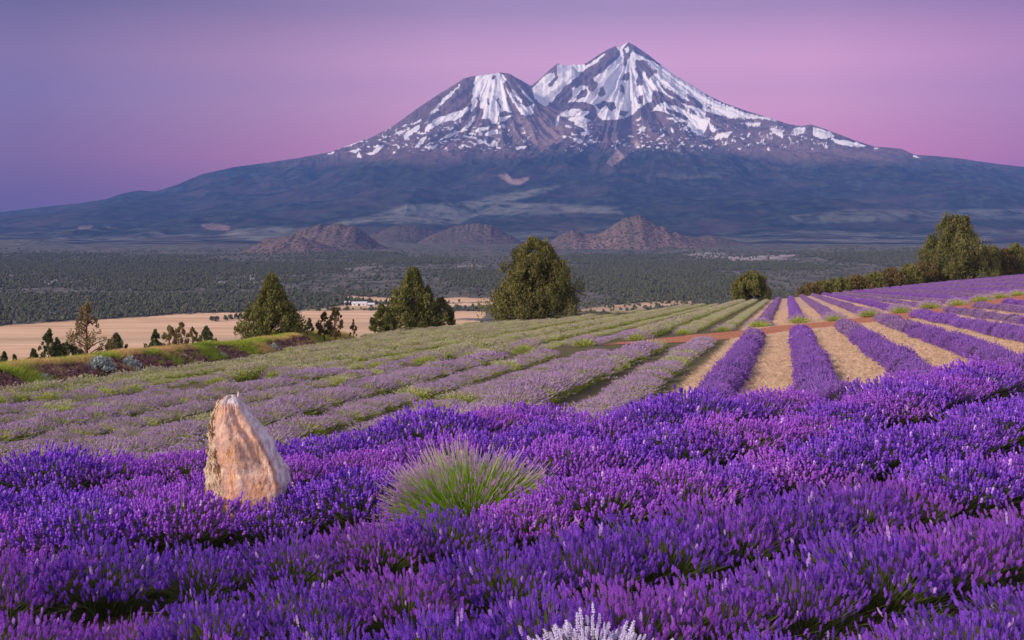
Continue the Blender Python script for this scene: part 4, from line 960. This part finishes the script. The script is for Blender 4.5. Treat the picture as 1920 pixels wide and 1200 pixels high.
# farm buildings in the valley
wall = Mat('white_boards', .8, .2); wall.color(wall.mix(wall.noise(1.5, 3), (.66, .64, .62), (.80, .78, .76)))
roof = Mat('pale_metal_roof', .5, .4); roof.color(roof.mix(roof.noise(1.0, 3), (.62, .62, .64), (.78, .78, .80)))
drk = Mat('dark_opening', .6, .3); drk.color((.04, .04, .05))
def house(pxc, pyb, lx, ly, h, label, seed):
    d_ = 2300*100/(pyb-HY); x = (pxc-HX)/F*d_
    o = empty('farm_building', (x, d_, -100.3)); tag(o, label, 'building', 'white farm buildings at the edge of the valley woodland')
    p = Parts(); V = [(-lx, -ly, 0), (lx, -ly, 0), (lx, ly, 0), (-lx, ly, 0), (-lx, -ly, h), (lx, -ly, h), (lx, ly, h), (-lx, ly, h), (-lx, 0, h*1.55), (lx, 0, h*1.55)]
    p.add(V, [(0, 1, 5), (0, 5, 4), (1, 2, 6), (1, 6, 5), (2, 3, 7), (2, 7, 6), (3, 0, 4), (3, 4, 7), (4, 7, 8), (5, 9, 6)])
    obj('wall', p.mesh('wall', [wall.m]), o)
    p = Parts(); e = .5
    for s in (-1, 1):
        V = [(-lx-e, s*(ly+e), h-.1), (lx+e, s*(ly+e), h-.1), (lx+e, 0, h*1.55+.15), (-lx-e, 0, h*1.55+.15)]; V2 = [(a, b, c_+.2) for a, b, c_ in V]
        p.add(V+V2, [(0, 1, 2), (0, 2, 3), (4, 5, 6), (4, 6, 7), (0, 1, 5), (0, 5, 4), (1, 2, 6), (1, 6, 5), (3, 0, 4), (3, 4, 7)])
    obj('roof', p.mesh('roof', [roof.m]), o)
    for k in range(3):
        xx = lx*(-.6+.6*k); ww = .9 if k != 1 else 1.4; z0, z1 = (1.0, 2.2) if k != 1 else (0, 2.6); p = Parts()
        V = [(xx-ww, -ly-.06, z0), (xx+ww, -ly-.06, z0), (xx+ww, -ly-.06, z1), (xx-ww, -ly-.06, z1), (xx-ww, -ly+.1, z0), (xx+ww, -ly+.1, z0), (xx+ww, -ly+.1, z1), (xx-ww, -ly+.1, z1)]
        p.add(V, [(0, 1, 2), (0, 2, 3), (0, 4, 5), (0, 5, 1), (3, 2, 6), (3, 6, 7), (0, 3, 7), (0, 7, 4), (1, 5, 6), (1, 6, 2)]); nm = 'door' if k == 1 else 'window'
        obj(nm, p.mesh(nm, [drk.m]), o)
house(651, 572, 3, 3, 3.2, 'small white farm shed left of the long white barn in the valley', 1)
house(674, 573, 9, 4, 3.2, 'long white barn by the woodland edge in the valley', 2)
house(696, 574, 4, 3, 2.6, 'low white outbuilding right of the long barn in the valley', 3)

# ------------------------------------------------------------------ the standing stone
d0 = STONE[1]
tab = np.array([(741, 424, 428, 436, 440), (746, 414, 420, 438, 446), (754, 406, 414, 442, 453), (775, 398, 411, 450, 470), (800, 393, 412, 470, 492), (825, 391, 416, 490, 513), (850, 389, 420, 503, 521), (880, 387, 424, 520, 541), (905, 387, 427, 526, 542), (935, 388, 430, 524, 534), (975, 392, 432, 520, 528), (1100, 402, 436, 512, 522)], float)
pys = np.concatenate([np.linspace(741, 760, 14), np.linspace(762, 1100, 110)])
ring = []; reg = []
for y_ in pys:
    Lx, Ax, Bx, Rx = [(np.interp(y_, tab[:, 0], tab[:, i])-HX)/F*d0 for i in (1, 2, 3, 4)]
    wd = Rx-Lx; dp = np.interp(y_, [741, 760, 820, 1100], [.05, .14, .27, .36])
    poly = [(Lx, .02*dp, 0), (Ax, -.62*dp, 0), ((Ax*.62+Bx*.38), -.78*dp, 1), ((Ax*.3+Bx*.7), -.74*dp, 1), (Bx, -.55*dp, 1), (Rx, .10*dp, 2), (Rx-.12*wd, .75*dp, 2), ((Lx+Rx)/2, dp, 2), (Lx+.15*wd, .7*dp, 0)]
    pp = np.array([(a, b) for a, b, _ in poly]); pc = np.vstack([pp, pp[:1]]); sl = np.concatenate([[0], np.cumsum(np.hypot(*np.diff(pc, axis=0).T))])
    us = np.linspace(0, 1, 97)[:-1]; keys = np.linspace(0, 1, len(poly)+1)
    rx_ = np.interp(us, keys, pc[:, 0]); ry_ = np.interp(us, keys, pc[:, 1])
    ring.append(np.stack([rx_, d0+ry_, np.full(96, -(y_-HY)/F*d0)], -1)); reg.append(us*len(poly))
RV = np.stack(ring); U = np.stack(reg); nr = len(pys)
cen = RV.mean(1, keepdims=True); out = RV-cen; out[..., 2] = 0; out /= np.linalg.norm(out, axis=2, keepdims=True)+1e-6
hz_ = RV[..., 2]
n1_ = fbm(U*1.1+hz_*1.2, hz_*5, 4, 701)-.5; n2_ = fbm(U*3.2, hz_*16, 3, 711, True)-.5
leftf = (U < 1.0)*1.0
amp = np.clip((hz_.max()-hz_)/.08, .15, 1)
RV = RV+out*((n1_*.06+n2_*(.009+.045*leftf)+(fbm(U*9, hz_*40, 3, 721)-.5)*.012)*amp)[..., None]
# rounded hollow and ledge on the front
fu = U/9; hol = np.exp(-((U-3.0)/.9)**2-((hz_+1.92)/.16)**2)*.045
RV[..., 1] += hol*(U < 5)
led = sstep(-2.02, -1.97, hz_)*np.exp(-((U-3.2)/1.1)**2); RV[..., 1] += led*.03
V = RV.reshape(-1, 3); Fc = []
for i in range(nr-1):
    a = np.arange(96)+i*96; b = np.roll(np.arange(96), -1)+i*96; Fc.append(np.stack([a, b, b+96, a+96], -1))
Fc = np.concatenate(Fc); topc = V[:96].mean(0)+[0, 0, .004]; V = np.vstack([V, topc])
cap = np.stack([np.roll(np.arange(96), -1), np.arange(96), np.full(96, len(V)-1), np.full(96, len(V)-1)], -1)
sm = Mat('orange_quartzite', .8, .25)
U1 = np.append(U.ravel(), 5.0); zz = V[:, 2]
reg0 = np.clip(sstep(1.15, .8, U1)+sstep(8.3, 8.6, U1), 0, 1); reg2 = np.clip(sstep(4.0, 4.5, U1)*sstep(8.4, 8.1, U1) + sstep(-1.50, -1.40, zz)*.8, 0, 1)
w_n = sm.noise(4.5, 6, .6, (1, 1, 1), 1.0); f_n = sm.noise(22, 6, .7, (1, 1, .45)); v_n = sm.noise(14, 6, .75, (1.2, 1.2, .35), 1.5); g_n = sm.noise(2.6, 3)
base = sm.ramp(w_n, [(.34, (.44, .23, .15)), (.45, (.84, .48, .28)), (.52, (.62, .40, .32)), (.60, (.86, .62, .46)), (.68, (.92, .80, .66))])
base = sm.mix(sm.step(g_n, .5, .66), base, (.46, .30, .30))
base = sm.mix(sm.step(f_n, .56, .70), base, (.28, .13, .08)); base = sm.mix(sm.step(sm.noise(60, 3, .7), .60, .68), base, (.34, .2, .14)); base = sm.mix(sm.step(sm.noise(7, 2, .5, (1, 1, 2.2), 2.5), .485, .5), base, mixc) if False else base
left = sm.ramp(v_n, [(.36, (.05, .03, .022)), (.45, (.22, .12, .07)), (.50, (.55, .36, .22)), (.56, (.84, .74, .60)), (.64, (.62, .34, .20)), (.72, (.20, .11, .07))])
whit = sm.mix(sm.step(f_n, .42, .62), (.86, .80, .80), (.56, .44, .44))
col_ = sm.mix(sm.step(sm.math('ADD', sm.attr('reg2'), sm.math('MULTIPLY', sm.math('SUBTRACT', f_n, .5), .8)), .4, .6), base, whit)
col_ = sm.mix(sm.step(sm.math('ADD', sm.attr('reg0'), sm.math('MULTIPLY', sm.math('SUBTRACT', f_n, .5), .7)), .4, .6), col_, left)
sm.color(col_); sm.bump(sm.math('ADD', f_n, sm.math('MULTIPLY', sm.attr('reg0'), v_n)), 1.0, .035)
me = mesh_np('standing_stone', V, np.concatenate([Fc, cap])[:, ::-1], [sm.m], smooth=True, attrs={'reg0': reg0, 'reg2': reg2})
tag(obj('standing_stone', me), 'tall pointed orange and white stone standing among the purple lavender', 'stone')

# pale dry seed head rising behind the stone
p = Parts(); st = Parts(); xs_, ys_ = (446-HX)/F*10.6, 10.6; zt = -(733-HY)/F*10.6; zb = float(ground(xs_, ys_))
o = empty('dry_grass_stalk', (xs_, ys_, zb)); tag(o, 'single pale dry stalk peeping out behind the top of the standing stone', 'grass stalk')
tube(st, [(0, 0, 0), (-.01, 0, (zt-zb)*.6), (0, 0, zt-zb-.04)], [.003, .003, .002], 4)
tube(p, [(0, 0, zt-zb-.07), (.004, 0, zt-zb-.045), (.006, 0, zt-zb-.02), (.004, 0, zt-zb)], [.003, .011, .008, .001], 6)
dm = Mat('pale_seed', .9); dm.color((.72, .60, .50)); obj('stem', st.mesh('stem', [dm.m]), o); obj('seed_head', p.mesh('seed_head', [dm.m], True), o)

# ------------------------------------------------------------------ air
hz = Mat('haze_air')
hz.N.clear(); ov = hz.N.new('ShaderNodeOutputMaterial'); pv = hz.N.new('ShaderNodeVolumePrincipled')
pv.inputs['Color'].default_value = (.17, .36, 1.0, 1); pv.inputs['Density'].default_value = 5.5e-5; pv.inputs['Anisotropy'].default_value = 0.0
hz.L.new(pv.outputs[0], ov.inputs['Volume'])
x0, x1, y0, y1, z0, z1 = -18000, 18000, -2500, 21500, -155, 2420
V = [(a, b, c_) for a in (x0, x1) for b in (y0, y1) for c_ in (z0, z1)]
me = mesh_np('haze', V, [(0, 1, 3, 2), (4, 6, 7, 5), (0, 4, 5, 1), (2, 3, 7, 6), (0, 2, 6, 4), (1, 5, 7, 3)], [hz.m])
tag(obj('haze', me), kind='stuff')
